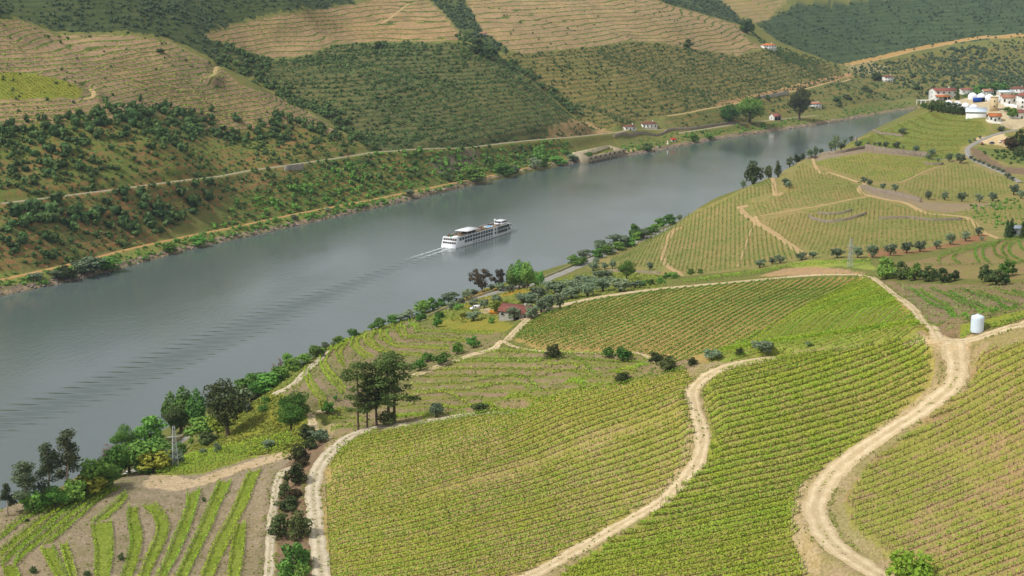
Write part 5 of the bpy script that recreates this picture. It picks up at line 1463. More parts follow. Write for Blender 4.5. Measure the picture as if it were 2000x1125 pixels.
# near house and its yard
house('red_roofed_house', 'low house with weathered red tile roof among the olives', 1012, 624, 13.5, 8.0, 3.0, 2.2, -27, rmat=TILE_R, wmat=GREYW, wins=4, side_wins=2)
g = ground_at(966, 614)[0]
fo = empty('board_fence', (g[0], g[1], g[2]), math.radians(-14)); tag(fo, 'short orange board fence beside the red-roofed house', 'fence')
for k in range(8): part(MB().box(-2.3 + k * .58, -1.77 + k * .58, -.03, .03, .1, 1.7 + .05 * (k % 2)), 'board', ORANGE, fo)
part(MB().box(-2.4, 2.4, .03, .1, 1.2, 1.35), 'rail', WOOD, fo)

# far bank
house('hillside_house', 'white two-storey house with bright orange roof on the far hill', 1502, 98, 21, 12, 7.5, 2.6, 12, 'hip', TILE_O, WHITE, 5, 2, 2)
house('bank_house', 'white two-storey house with brown roof above the river bend', 1735, 160, 15, 11, 8, 2.6, 8, 'hip', TILE_B, WHITE, 3, 2, 1)
st = house('railway_station', 'small white station with red roof and dark open front', 1515, 235, 12.5, 9, 5.0, 3.4, 35, 'gable', TILE_R, WHITE, 3, 1, 1, chimney=False, openfront=True, cat='station')
house('bank_house', 'white house with pinkish roof half hidden behind the dark tree', 1592, 211, 17, 9, 6, 2.2, 5, 'hip', TILE_P, WHITE, 4, 2, 1)
house('bank_house', 'long white house with hipped brown roof and paired windows', 1268, 252, 18, 11, 6.2, 2.4, 6, 'hip', TILE_B, WHITE, 4, 1, 1, door=False)
house('bank_house', 'small white cottage beside the road bend on the far bank', 1230, 255, 13, 8, 4.4, 2.0, 10, 'hip', TILE_B, WHITE, 3, 1, 1)
house('farm_hut', 'tiny white hut at the foot of the upper tan terraces', 944, 70, 8, 5, 3, 1.2, 0, 'gable', TILE_P, WHITE, 2, 1, 1, chimney=False, cat='hut')
house('bank_shed', 'tiny hut with bright red roof near the far shore', 1315, 277, 5, 4, 2.6, 1.4, 10, 'gable', tile_mat('bright_red_roof', 'c8402c', 'b83626'), CREAM, 1, 1, 1, chimney=False, cat='hut')
g = ground_at(1304, 282)[0]
mk = empty('marker_pillar', tuple(g)); tag(mk, 'small white river marker pillar on the far shore', 'pillar')
part(MB().box(-1.1, 1.1, -1.1, 1.1, -1, 1.4), 'plinth', CREAM, mk); part(MB().add(*tube([(0, 0, 1.4), (0, 0, 4.2), (0, 0, 4.6)], [.55, .45, .05], 8)), 'shaft', WHITE, mk)

# roofless stone warehouse
a = np.array(at_height(1149, 315.5, 2.2)); b = np.array(at_height(1222, 299, 2.2))
L_ = float(np.linalg.norm(b - a)); ang = math.atan2(b[1] - a[1], b[0] - a[0])
ru = empty('ruined_warehouse', (a[0], a[1], 2.0), ang); tag(ru, 'long roofless stone warehouse with a row of openings at the far shore', 'ruin')
mb = MB(); nw = 8; pitch = L_ / nw
for k in range(nw):
    x0 = k * pitch
    mb.box(x0, x0 + pitch * .36, -.5, .5, -2, 4.8); mb.box(x0 + pitch * .64, x0 + pitch, -.5, .5, -2, 4.8)
    mb.box(x0 + pitch * .36, x0 + pitch * .64, -.5, .5, -2, 1.5); mb.box(x0 + pitch * .36, x0 + pitch * .64, -.5, .5, 3.6, 4.8 + .4 * (k % 3 == 1))
part(mb, 'front_wall', STONE2, ru)
for k in range(nw):
    x0 = k * pitch
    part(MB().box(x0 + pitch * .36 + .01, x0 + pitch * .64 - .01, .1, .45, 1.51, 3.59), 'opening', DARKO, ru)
part(MB().box(-.6, L_ * .92, 17, 18, -2, 8.2), 'rear_wall', plain('bleached_plaster', 'd2c3a0', .95, .3, .25), ru)
part(MB().add([(-.5, -.5, -2), (.5, -.5, -2), (.5, 18, -2), (-.5, 18, -2), (-.5, -.5, 4.8), (.5, -.5, 4.8), (.5, 17, 8.1), (-.5, 17, 8.1), (0, 8.7, 8.6)], [(0, 1, 5, 4), (2, 3, 7, 6), (0, 4, 7, 3), (1, 2, 6, 5), (4, 5, 8, 8), (5, 6, 8, 8), (6, 7, 8, 8), (7, 4, 8, 8)]), 'end_wall', STONE2, ru)
part(MB().add([(L_ * .93, .5, -2), (L_ * .93 + 1, .5, -2), (L_ * .93 + 1, 17, -2), (L_ * .93, 17, -2), (L_ * .93, .5, 4.6), (L_ * .93 + 1, .5, 4.6), (L_ * .93 + 1, 17, 8), (L_ * .93, 17, 8)], [(0, 1, 5, 4), (2, 3, 7, 6), (0, 4, 7, 3), (1, 2, 6, 5), (4, 5, 6, 7)]), 'end_wall', STONE2, ru)
part(MB().box(.6, L_ * .92, .6, 16.9, 0, .3), 'floor_rubble', STONE2, ru)

# ------------------------------------------------------------------ walls
def wall_along(name, label, pts, h, thick, mat, down=1.5, cat='wall', world=False, step=3.0, parent=None, lean=0.0):
    ln = catmull(pts, step) if world else line_on_ground(pts, step)
    t = np.gradient(ln, axis=0); t /= np.linalg.norm(t, axis=1)[:, None] + 1e-9
    nr = np.stack([t[:, 1], -t[:, 0]], -1)
    z = height_at(ln[:, 0], ln[:, 1])
    hh = h * (1 + .12 * (fbm(ln[:, 0] / 3, ln[:, 1] / 3, 2, 15) - .5) * 2)
    A = ln + nr * thick * .5; B = ln - nr * thick * .5
    V = np.stack([np.c_[A, z - down], np.c_[A, z + hh], np.c_[B, z + hh], np.c_[B, z - down]], 1).reshape(-1, 3)
    n = len(ln); i = np.arange(n * 4).reshape(n, 4)
    F = np.concatenate([np.stack([i[:-1, k], i[1:, k], i[1:, (k + 1) % 4], i[:-1, (k + 1) % 4]], -1) for k in range(3)])
    F = np.vstack([F, [[0, 1, 2, 3]], [[4 * n - 1, 4 * n - 2, 4 * n - 3, 4 * n - 4]]])
    o = mesh_obj(name, V, F, mat)
    o.data.attributes.new('tint', 'FLOAT', 'POINT')
    return tag(o, label, cat, kind='thing')
wall_along('stone_wall', 'dry stone wall at the river edge of the upper hill', P('1577,311 1600,306 1640,299 1690,290'), 2.2, 1.0, STONE)
wall_along('stone_wall', 'long grey retaining wall under the bright winery vineyard', P('1690,291 1740,299 1800,305 1810,307'), 3.6, 1.2, STONE)
wall_along('stone_wall', 'short curved wall at the left corner of the winery vineyard', P('1657,272 1661,277 1672,280'), 2.0, .9, STONE)
wall_along('stone_wall', 'brown terrace wall inside the bright winery vineyard', P('1705,256 1718,261 1740,264 1762,267'), 1.8, .9, STONE)
wall_along('stone_wall', 'upper small curved terrace wall on the vineyard hill', P('1597,417 1610,419 1630,419 1650,416 1663,412'), 1.3, .8, STONE)
wall_along('stone_wall', 'lower long curved terrace wall on the vineyard hill', P('1580,424 1593,431 1622,435 1659,429 1692,419'), 1.5, .8, STONE)
wall_along('stone_wall', 'straight low terrace wall right of the curved walls', P('1716,428 1750,427 1780,427 1813,431 1850,431 1879,430'), 1.3, .8, STONE)
wall_along('stone_wall', 'tall dry stone bank above the long ochre track', P('1682,368 1714,376 1758,384 1798,395'), 2.6, 1.0, STONE)
wall_along('stone_wall', 'short wall below the small olives beside the paved road', P('1804,320 1825,322 1842,321'), 1.6, .8, STONE)
wall_along('stone_wall', 'low reddish wall behind the bright green tree', P('1188,529 1237,531 1289,534'), .9, .7, STONE)
wall_along('retaining_wall', 'long dark retaining wall under the far-bank road', P('1198,267 1240,264 1300,259 1360,251 1440,241'), 2.4, 1.2, STONE, down=4)
wall_along('retaining_wall', 'grey retaining wall of the climbing far-bank road', P('1484,193 1510,189 1540,184'), 4.0, 1.2, plain('pale_concrete', '9c9484', .9, .2, .2), down=5)
wall_along('retaining_wall', 'small concrete retaining wall under the left far-bank road', P('556,333 575,331 592,329'), 4.0, 1.2, plain('grey_concrete', '8f8878', .9, .2, .2), down=5)
rl = road_lines[-1][2]
tt = np.gradient(rl, axis=0); tt /= np.linalg.norm(tt, axis=1)[:, None]
wall_along('parapet_wall', 'low parapet along the river side of the near road', [tuple(p) for p in (rl + np.stack([-tt[:, 1], tt[:, 0]], -1) * 4.0)[::3]], .9, .5, plain('mossy_parapet', 'a8a078', .9, .2, .3), down=2.0, world=True)

# ------------------------------------------------------------------ water tank
g = ground_at(1908, 646)[0]
tk = empty('water_tank', tuple(g)); tag(tk, 'tall pale blue-white plastic water tank beside the dirt track', 'water tank')
R_, HT = 1.6, 4.0
prof = [(R_ * .98, -.3)] + [(R_ + (.05 if k % 2 else 0), k * HT * .9 / 8) for k in range(9)] + [(R_ * .97, HT * .95), (R_ * .6, HT * 1.02), (.35, HT * 1.06)]
part(MB().add(*tube([(0, 0, z) for r, z in prof], [r for r, z in prof], 28)), 'shell', PLASTIC, tk, True)
part(MB().add(*tube([(0, 0, HT * 1.05), (0, 0, HT * 1.1), (0, 0, HT * 1.11)], [.36, .36, .02], 14)), 'lid', PLASTIC, tk)
part(MB().add(*tube([(R_ + .1, 0, -.1), (R_ + .1, 0, HT * .9)], [.05, .05], 6)), 'pipe', STEEL, tk)

# ------------------------------------------------------------------ lattice pylons
def pylon(label, px, py, hpx, arm=True):
    g = ground_at(px, py)[0]; s = g[1] / FPX; Hh = hpx * s * 1.02
    o = empty('lattice_pylon', tuple(g), math.radians(20)); tag(o, label, 'pylon', 'lattice pylons')
    b0, b1 = Hh * .068, Hh * .022
    cor = [(-1, -1), (1, -1), (1, 1), (-1, 1)]
    for cx, cy in cor:
        part(MB().add(*tube([(cx * b0, cy * b0, -.5), (cx * b1, cy * b1, Hh)], [.11, .08], 4)), 'leg', STEEL, o)
    mb = MB(); n = 12
    for k in range(n):
        z0, z1 = Hh * k / n, Hh * (k + 1) / n
        w0 = b0 + (b1 - b0) * k / n; w1 = b0 + (b1 - b0) * (k + 1) / n
        for q in range(4):
            c0, c1 = cor[q], cor[(q + 1) % 4]
            if k % 2: c0, c1 = c1, c0
            mb.add(*tube([(c0[0] * w0, c0[1] * w0, z0), (c1[0] * w1, c1[1] * w1, z1)], [.065, .065], 3))
    part(mb, 'bracing', STEEL, o)
    part(MB().add(*tube([(-Hh * .16, 0, Hh * .74), (Hh * .16, 0, Hh * .74)], [.14, .14], 4)), 'crossarm', STEEL, o)
    for x in (-.15, .15, 0):
        part(MB().add(*tube([(x * Hh, 0, Hh * (.74 if x else .99)), (x * Hh, 0, Hh * (.70 if x else 1.04))], [.1, .1], 6)), 'insulator', plain('brown_insulator', '6a4a38', .4) if x == -.15 else bpy.data.materials['brown_insulator'], o)
    return o
pylon('near grey lattice pylon on the river slope at the left', 343, 912, 86)
pylon('distant pale lattice pylon between the olives and the hedge', 1660, 521, 56)

# ------------------------------------------------------------------ winery
def wz(px, py): return ground_at(px, py)[0]
house('winery_house', 'long white winery house with red roof and porch', 1846, 194, 21, 14, 7.6, 2.0, 8, 'gable', TILE_R, WHITE, 4, 2, 1)
house('winery_wing', 'white winery wing with long sloping red roof behind the house', 1890, 184, 24, 12, 6.5, 1.9, 14, 'gable', TILE_R, WHITE, 3, 1, 1, chimney=False)
house('winery_cottage', 'small white cottage with bright orange roof below the tower', 1945, 237, 9.5, 7, 4.2, 2.0, -10, 'gable', TILE_O, WHITE, 3, 1, 1, chimney=False)
house('manor_house', 'large white house with dark red roof behind the domes', 1990, 187, 24, 13, 10.5, 3.4, -8, 'hip', TILE_B, WHITE, 4, 2, 2)
house('manor_house', 'tall white house with red roof at the right edge', 2010, 213, 16, 12, 11, 3.2, -5, 'hip', TILE_R, WHITE, 3, 3, 2)
house('roadside_house', 'low house with orange roof beside the parked cars', 1975, 287, 11, 7, 3.4, 1.6, -8, 'gable', TILE_P, TAN, 3, 1, 1, chimney=False)
house('pale_shed', 'small pale blue-grey shed between the cypresses', 1989, 462, 7, 5, 4.0, 1.2, 0, 'gable', plain('grey_shed_roof', '8a929a', .7), plain('pale_blue_wall', 'c2ccd4', .8), 2, 1, 1, chimney=False, cat='shed')
house('winery_annex', 'narrow white annex between the tan tower and the right-edge house', 1972, 203, 12, 8, 5.5, 2.0, -6, 'gable', TILE_P, WHITE, 3, 1, 1, chimney=False)
house('winery_store', 'low white flat-roofed store right of the rear domes', 1966, 190, 13, 8, 4.5, 1.2, 4, 'gable', METALR, CREAM, 3, 1, 1, chimney=False, cat='store')
house('winery_annex', 'low white house stepping down towards the right edge', 1992, 232, 15, 9, 5.0, 2.0, -4, 'gable', TILE_R, WHITE, 4, 1, 1)
house('winery_annex', 'white two-storey house with pinkish roof behind the rear domes', 1930, 186, 16, 9, 6.5, 2.6, 6, 'gable', TILE_P, WHITE, 4, 2, 1)
# porch roof of the winery house
gp = wz(1846, 196)
po = empty('porch_canopy', (gp[0], gp[1] - .5, gp[2]), math.radians(8)); tag(po, 'orange tiled porch canopy along the winery house front', 'canopy')
part(MB().add([(-7, 0, 3.0), (6, 0, 3.0), (6, 7.2, 4.2), (-7, 7.2, 4.2), (-7, 0, 3.2), (6, 0, 3.2), (6, 7.2, 4.4), (-7, 7.2, 4.4)], [(0, 3, 2, 1), (4, 5, 6, 7), (0, 1, 5, 4), (1, 2, 6, 5), (3, 0, 4, 7)]), 'roof', TILE_O, po)
for x in (-6.6, -2.2, 2.0, 5.6): part(MB().box(x - .15, x + .15, .1, .4, -1, 3.0), 'post', WHITE, po)
dome_me = None
DP = [(1902, 194, 'first of the rear white domes from the left'), (1919, 195, 'second of the rear white domes from the left'), (1935, 197, 'third of the rear white domes from the left'), (1951, 200, 'rightmost of the rear white domes'),
      (1855, 209, 'leftmost of the front white domes'), (1872, 211, 'second of the front white domes from the left'), (1888, 214, 'third of the front white domes from the left'), (1904, 217, 'front white dome nearest the metal shed')]
DOMEM = plain('white_dome_plaster', 'e8e8ea', .6, .06, .3)
for px, py, lb in DP:
    g = wz(px, py); s = g[1] / FPX; r = 8.6 * s
    prof = [(r, -1.5), (r, 2.4)] + [(r * math.cos(q), 2.4 + r * .8 * math.sin(q)) for q in np.linspace(.12, 1.5, 8)]
    o = empty('wine_dome', (g[0], g[1] + r, g[2])); tag(o, lb + ' beside the winery', 'dome', 'white wine storage domes')
    part(MB().add(*tube([(0, 0, z) for q, z in prof], [q for q, z in prof], 20)), 'shell', DOMEM, o, True)
    part(MB().add(*tube([(0, 0, prof[-1][1] - .1), (0, 0, prof[-1][1] + .5)], [.5, .45], 8)), 'cap', DOMEM, o)
    part(MB().box(-.6, .6, -r - .08, -r + .2, 0, 1.6), 'hatch', STEEL, o)
g = wz(1908, 230)
sh = empty('metal_roofed_shed', (g[0], g[1] + 6, g[2]), math.radians(-18)); tag(sh, 'white shed with pale metal roof in front of the domes', 'shed')
part(MB().add([(-7, -6, -2), (9, -6, -2), (9, 6, -2), (-7, 6, -2), (-7, -6, 4.6), (9, -6, 4.6), (9, 6, 7.0), (-7, 6, 7.0)], [(0, 1, 5, 4), (2, 3, 7, 6), (1, 2, 6, 5), (3, 0, 4, 7), (4, 5, 6, 7)]), 'wall', WHITE, sh)
part(MB().add([(-7.6, -6.8, 4.6), (9.6, -6.8, 4.6), (9.6, 6.8, 7.3), (-7.6, 6.8, 7.3), (-7.6, -6.8, 4.9), (9.6, -6.8, 4.9), (9.6, 6.8, 7.6), (-7.6, 6.8, 7.6)], [(0, 3, 2, 1), (4, 5, 6, 7), (0, 1, 5, 4), (1, 2, 6, 5), (2, 3, 7, 6), (3, 0, 4, 7)]), 'roof', METALR, sh)
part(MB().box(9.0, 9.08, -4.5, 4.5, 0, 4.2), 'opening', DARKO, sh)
g = wz(1943, 217)
tw = empty('winery_tower', (g[0], g[1] + 3, g[2]), math.radians(-15)); tag(tw, 'square tan tower with flat top beside the metal shed', 'tower')
part(MB().box(-3, 3, -3, 3, -2, 11.4), 'wall', TAN, tw); part(MB().box(-3.25, 3.25, -3.25, 3.25, 11.4, 11.9), 'parapet', TAN, tw); window(tw, 0, -3.02, 8.5, 1.0, 1.4); window(tw, 0, -3.02, 4.0, 1.0, 1.4)
g = wz(1908, 199)
ct = empty('storage_container', (g[0], g[1] - 1, g[2] + .2), math.radians(-6)); tag(ct, 'bright blue container box in front of the rear domes', 'container')
part(MB().box(-3.6, 3.4, -1.5, 1.5, 0, 3.6), 'body', BLUE, ct)
for k in range(9): part(MB().box(-3.5 + k * .82, -3.25 + k * .82, -1.58, -1.5, .2, 3.4), 'rib', BLUE, ct)
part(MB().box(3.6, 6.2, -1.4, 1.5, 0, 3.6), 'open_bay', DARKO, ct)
g = wz(1809, 207)
pg = empty('pergola', (g[0], g[1] + 3, g[2]), math.radians(14)); tag(pg, 'white pergola of posts and beams left of the winery house', 'pergola')
for x in (-6.5, -2.2, 2.2, 6.5):
    for y in (-3.5, 3.5): part(MB().box(x - .2, x + .2, y - .2, y + .2, -1.5, 4.6), 'post', WHITE, pg)
for x in np.linspace(-6.8, 6.8, 12): part(MB().box(x - .12, x + .12, -4.3, 4.3, 4.85, 5.1), 'beam', CREAM, pg)
for y in (-3.5, 3.5): part(MB().box(-7.1, 7.1, y - .15, y + .15, 4.6, 4.85), 'beam', WHITE, pg)
wall_along('garden_wall', 'low white garden wall right of the tan tower', P('1962,207 1975,208 1992,212'), 2.2, .6, WHITE)
wall_along('garden_wall', 'white terrace wall under the winery yard', P('1926,236 1934,240 1958,243'), 1.6, .6, CREAM)

# ------------------------------------------------------------------ vehicles
TYRE = plain('tyre_rubber', '1a1a1c', .8); GLASS = plain('vehicle_glass', '20282e', .1, .1, 1, .5)
def vehicle(name, label, px, py, rz, colour, van=False, z=None):
    g = ground_at(px, py)[0]
    if z is not None:
        a_, b_ = at_height(px, py, z); g = (float(a_), float(b_), z)
    o = empty(name, (g[0], g[1], g[2] + .25), math.radians(rz)); tag(o, label, 'van' if van else 'car')
    pm = plain('paint_' + colour, colour, .3, .04, 1, .5)
    L, W = (5.0, 1.95) if van else (4.3, 1.75)
    side = [(0, .35), (0, .85), (.15, .95), (1.1, 1.0), (1.8, 1.95), (4.8, 2.0), (5.0, 1.7), (5.0, .35)] if van else [(0, .35), (0, .7), (.1, .8), (1.1, .9), (1.75, 1.42), (3.2, 1.45), (3.9, .98), (4.25, .9), (4.3, .35)]
    n = len(side); V = []
    for y, k in ((-W / 2, 1), (W / 2, 1)):
        for x, zz in side: V.append((x - L / 2, y * (.86 if zz > 1.2 else 1), zz))
    F = [(i, (i + 1) % n, n + (i + 1) % n, n + i) for i in range(n)]
    mb = MB().add(V, np.array([f[::-1] for f in F]))
    for off, rev in ((0, False), (n, True)):
        for i in range(1, n - 1):
            f = (off, off + i, off + i + 1, off + i + 1)
            mb.f.append(np.array([f if not rev else (off, off + i + 1, off + i, off + i)])); mb.m.append(np.zeros(1, np.int32))
    part(mb, 'body', pm, o)
    zt = 1.75 if van else 1.3; zb = 1.2 if van else .98
    for s in (-1, 1): part(MB().box((-L / 2 + 1.75), (-L / 2 + (2.6 if van else 3.4)), s * W * .46 - .02, s * W * .46 + .05, zb, zt), 'side_window', GLASS, o)
    x0, x1 = (-L / 2 + 1.25, -L / 2 + 1.7) if van else (-L / 2 + 1.28, -L / 2 + 1.68)
    part(MB().add([(x0, -W * .4, zb + .02), (x0, W * .4, zb + .02), (x1, W * .38, zt), (x1, -W * .38, zt), (x0 - .04, -W * .4, zb + .06), (x0 - .04, W * .4, zb + .06), (x1 - .04, W * .38, zt + .04), (x1 - .04, -W * .38, zt + .04)], [(4, 7, 6, 5), (0, 1, 2, 3)]), 'windscreen', GLASS, o)
    for x in (-L / 2 + .85, L / 2 - .85):
        for s in (-1, 1):
            q = part(MB().add(*tube([(x, s * (W / 2 - .2), .1), (x, s * (W / 2 + .03), .1)], [.33, .33], 12)).add(*tube([(x, s * (W / 2 + .03), .1), (x, s * (W / 2 + .035), .1)], [.33, .02], 12)), 'wheel', TYRE, o)
            part(MB().add(*tube([(x, s * (W / 2 + .036), .1), (x, s * (W / 2 + .05), .1)], [.18, .02], 10)), 'rim', STEEL, q)
    for s in (-1, 1): part(MB().box(-L / 2 - .03, -L / 2 + .05, s * W * .36 - .18, s * W * .36 + .18, .62, .78), 'headlight', STEEL, o)
    return o
vehicle('parked_car', 'dark blue car parked beside the paved road', 1937, 281, 20, '26407c')
vehicle('parked_car', 'red car parked at the bend of the paved road', 1918, 282, 70, '8a2830')
vehicle('parked_van', 'white van parked in the sandy yard at the right', 1957, 279, 10, 'e4e4e2', True)
vehicle('travelling_car', 'blue-grey car on the near river road behind the trees', 226, 942, 60, '7c8ea6', z=9.15)
vehicle('parked_van', 'white van parked in the yard left of the red-roofed house', 929, 606, 15, 'e6e4e0', True)
vehicle('parked_car', 'pale car under the trees of the near river road', 251, 929, 58, 'd8d4cc', z=9.15)

# ------------------------------------------------------------------ loose cover: shingle at the far shore, grass and weeds near by
r = np.random.default_rng(77)
mb = MB()
pts = FAR_C[(FAR_C[:, 1] > 760) & (FAR_C[:, 1] < 1950)]
n = 1500
i = r.integers(0, len(pts) - 1, n); f = r.random(n)
c = pts[i] * (1 - f)[:, None] + pts[i + 1] * f[:, None]
tdir = pts[np.minimum(i + 1, len(pts) - 1)] - pts[i]; tdir /= np.linalg.norm(tdir, axis=1)[:, None] + 1e-9
c = c + np.stack([-tdir[:, 1], tdir[:, 0]], -1) * (r.random(n) * 4.5 - .8)[:, None]
cz = np.maximum(height_at(c[:, 0], c[:, 1]), -.1)
for k in range(n):
    sc_ = .35 + .9 * r.random() ** 2
    mb.add(ico * (1 + .25 * r.normal(size=(12, 1))) * np.array([1.2, 1.2, .7]) * sc_ + np.array([c[k, 0], c[k, 1], cz[k] + .1]), IF)
m_rock = stone_mat('shore_rock', 'a8988a', '8a7c70', '6c6056')
tag(mb.build('shore_stones', m_rock), 'grey-brown stones along the far water edge', kind='stuff')
def cover(name, label, poly, per, size, leaf, seed, zhi=.5, clump=.45, soft=8):
    pa = np.array(poly); r = np.random.default_rng(seed)
    lo, hi = pa.min(0), pa.max(0)
    n = int((hi[0] - lo[0]) * (hi[1] - lo[1]) / per)
    x = lo[0] + (hi[0] - lo[0]) * r.random(n); y = lo[1] + (hi[1] - lo[1]) * r.random(n)
    k = in_poly(x, y, poly) & (fbm(x / soft, y / soft, 3, seed) + .3 * r.random(n) > clump)
    x, y = x[k], y[k]
    k = clear_of_roads(x, y, .0); x, y = x[k], y[k]
    V, F, T = tufts(x, y, size, .05, zhi, 2, size * .4, seed)
    return tag(MB().add(V, F, T).build(name, LM[leaf]), label, kind='stuff')
cover('meadow_grass', 'tall green grass on the meadow above the river road', ZTAG['meadow'], .5, .7, 'grass', 91)
cover('slope_weeds', 'rough grass and low weeds over the river slope', ZTAG['slope'], 3.5, .8, 'grass', 92)
cover('slope_weeds', 'green weeds scattered over the bare terrace banks', ZTAG['terr_near'], 4.0, .45, 'grass', 93, .3, .6)
cover('slope_weeds', 'green weeds on the flat terraces behind the pines', ZTAG['terraces_mid'], 3.5, .6, 'grass', 94, .35, .58)
cover('slope_weeds', 'dry weeds on the curved terraces', ZTAG['bowl'], 3.0, .6, 'grass', 95, .35, .56)
cover('slope_weeds', 'dry weeds on the brown banks near the tank', ZTAG['strips_right'], 3.0, .6, 'vine_pale', 96, .35, .6)
cover('row_grass', 'grass tufts between the rows of the large near block', fA, 2.2, .32, 'grass', 97, .15, .52, 5)
cover('row_grass', 'grass tufts between the rows of the middle near block', fB, 2.2, .32, 'grass', 98, .15, .52, 5)
cover('row_grass', 'grass tufts between the rows of the right near block', fC, 2.2, .32, 'grass', 99, .15, .54, 5)

for tg, per, leaf, lb, sd in (('scrub_left', 9, 'scrub', 'low undergrowth among the bushes of the upper left far slope', 201), ('scrub_low', 8, 'scrub', 'low undergrowth above the far railway', 202), ('scrub_green', 6, 'bright', 'bright undergrowth above the far railway', 203),
                              ('wood2', 9, 'scrub', 'undergrowth on the dark middle hill', 204), ('scrub_mid', 12, 'scrub', 'undergrowth on the old terraces of the far middle slope', 205), ('scrub_right', 22, 'scrub', 'undergrowth on the far right slope', 206), ('verge', 5, 'bright', 'grass and weeds along the far river verge', 207)):
    cover('undergrowth', lb, ZTAG[tg], per * 1.8, 1.7, leaf, sd, .8, .46, 16)

# ragged grass and loose stones along the edges of the near tracks
mb = MB(); ms = MB(); r = np.random.default_rng(301)
for nm, lb, ln, w, sf in road_lines:
    if ln[len(ln) // 2][1] > 620 or nm == 'river_road': continue
    L = np.hypot(*np.diff(ln, axis=0).T).sum(); n = int(L * 5)
    t = np.gradient(ln, axis=0); t /= np.linalg.norm(t, axis=1)[:, None]
    k = r.random(n) * (len(ln) - 1); i = k.astype(int); f = (k - i)[:, None]
    c = ln[i] * (1 - f) + ln[np.minimum(i + 1, len(ln) - 1)] * f
    off = (w * .5 + r.normal(size=n) * .55) * r.choice([-1, 1], n)
    mid_ = r.random(n) < .12
    off = np.where(mid_, r.normal(size=n) * .25, off)
    p = c + np.stack([t[i, 1], -t[i, 0]], -1) * off[:, None]
    ok = fbm(p[:, 0] / 6, p[:, 1] / 6, 3, 302) > .46
    V, F, T = tufts(p[ok, 0], p[ok, 1], .42, .1, .35, 2, .2, 303)
    mb.add(V, F, T)
    for q in np.nonzero(~ok & (r.random(n) < .10))[0]:
        s_ = .08 + .16 * r.random() ** 2
        ms.add(ico * (1 + .2 * r.normal(size=(12, 1))) * s_ + np.array([p[q, 0], p[q, 1], float(height_at(p[q, 0], p[q, 1])) + .1]), IF)
tag(mb.build('verge_grass', LM['grass']), 'ragged grass along the edges of the near tracks', kind='stuff')
tag(ms.build('track_stones', m_rock), 'loose stones along the near tracks', kind='stuff')

# ------------------------------------------------------------------ river cruise ship
HULL = plain('white_hull_paint', 'eceef2', .35, .03, .15, .5)
DECK = plain('teak_deck', '85725a', .8, .15, .5)
SGLASS = plain('green_tinted_glass', '2e3c36', .12, .1, .3, .6)
CGLASS = plain('cabin_glass', '384a56', .15, .25, .3, .5)
AWN = plain('white_awning', 'e6e8ea', .6, .04, .5)
CHAIR = plain('brown_deck_chairs', '54483c', .8, .2, 1)
POOL = plain('pool_water', '4aa6e0', .15, .05, 1, .5)
TURF = plain('green_turf', '3c8a34', .9, .1, 1)
FLAGR = plain('red_flag_cloth', 'b8202c', .8, .05, 1)
s0 = np.array(at_height(889.5, 485.6, 0)); s1 = np.array(at_height(1008.0, 450.6, 0))
hd = s1 - s0; SL = float(np.linalg.norm(hd)); hd /= SL
port = np.array([-hd[1], hd[0]])
BEAM = SL * 11.4 / 80.0
k_ = SL / 80.0
org = s0 + port * BEAM / 2
ship = empty('river_cruise_ship', (org[0], org[1], 0.0), math.atan2(hd[1], hd[0]))
ship.scale = (k_, k_, k_)
tag(ship, 'long white river cruise ship with sun deck and pool heading upstream', 'ship')
HB = 5.7
DZ_ = 6.9
# hull: sections from the raked stern to the pointed bow
secs = []
for x in list(np.linspace(0, 60, 9)) + [64, 68, 71, 74, 76.5, 78.5, 79.7, 80.3]:
    f = 1.0 if x < 62 else max(.06, math.sqrt(max(0, 1 - ((x - 62) / 18.6) ** 2.3)))
    top = DZ_ if x < 70 else DZ_ - (x - 70) * .18
    secs.append((x, HB * f, top))
mb = MB(); V = []; ns = len(secs)
for x, hw, top in secs:
    rk = lambda z: x + (2.9 * z / DZ_ if x == 0 else 0)
    lowf = .96 if x < 60 else .85
    V += [(rk(-1), -hw * lowf, -1.0), (rk(1.2), -hw, 1.2), (rk(top), -hw, top), (rk(top), hw, top), (rk(1.2), hw, 1.2), (rk(-1), hw * lowf, -1.0)]
F = []
for i in range(ns - 1):
    for j in (0, 1, 3, 4): F.append((i * 6 + j, (i + 1) * 6 + j, (i + 1) * 6 + j + 1, i * 6 + j + 1))
F += [(0, 1, 4, 5), (1, 2, 3, 4), ((ns - 1) * 6 + 0, (ns - 1) * 6 + 5, (ns - 1) * 6 + 4, (ns - 1) * 6 + 1), ((ns - 1) * 6 + 1, (ns - 1) * 6 + 4, (ns - 1) * 6 + 3, (ns - 1) * 6 + 2)]
mb.add(V, F)
part(mb, 'hull', HULL, ship)
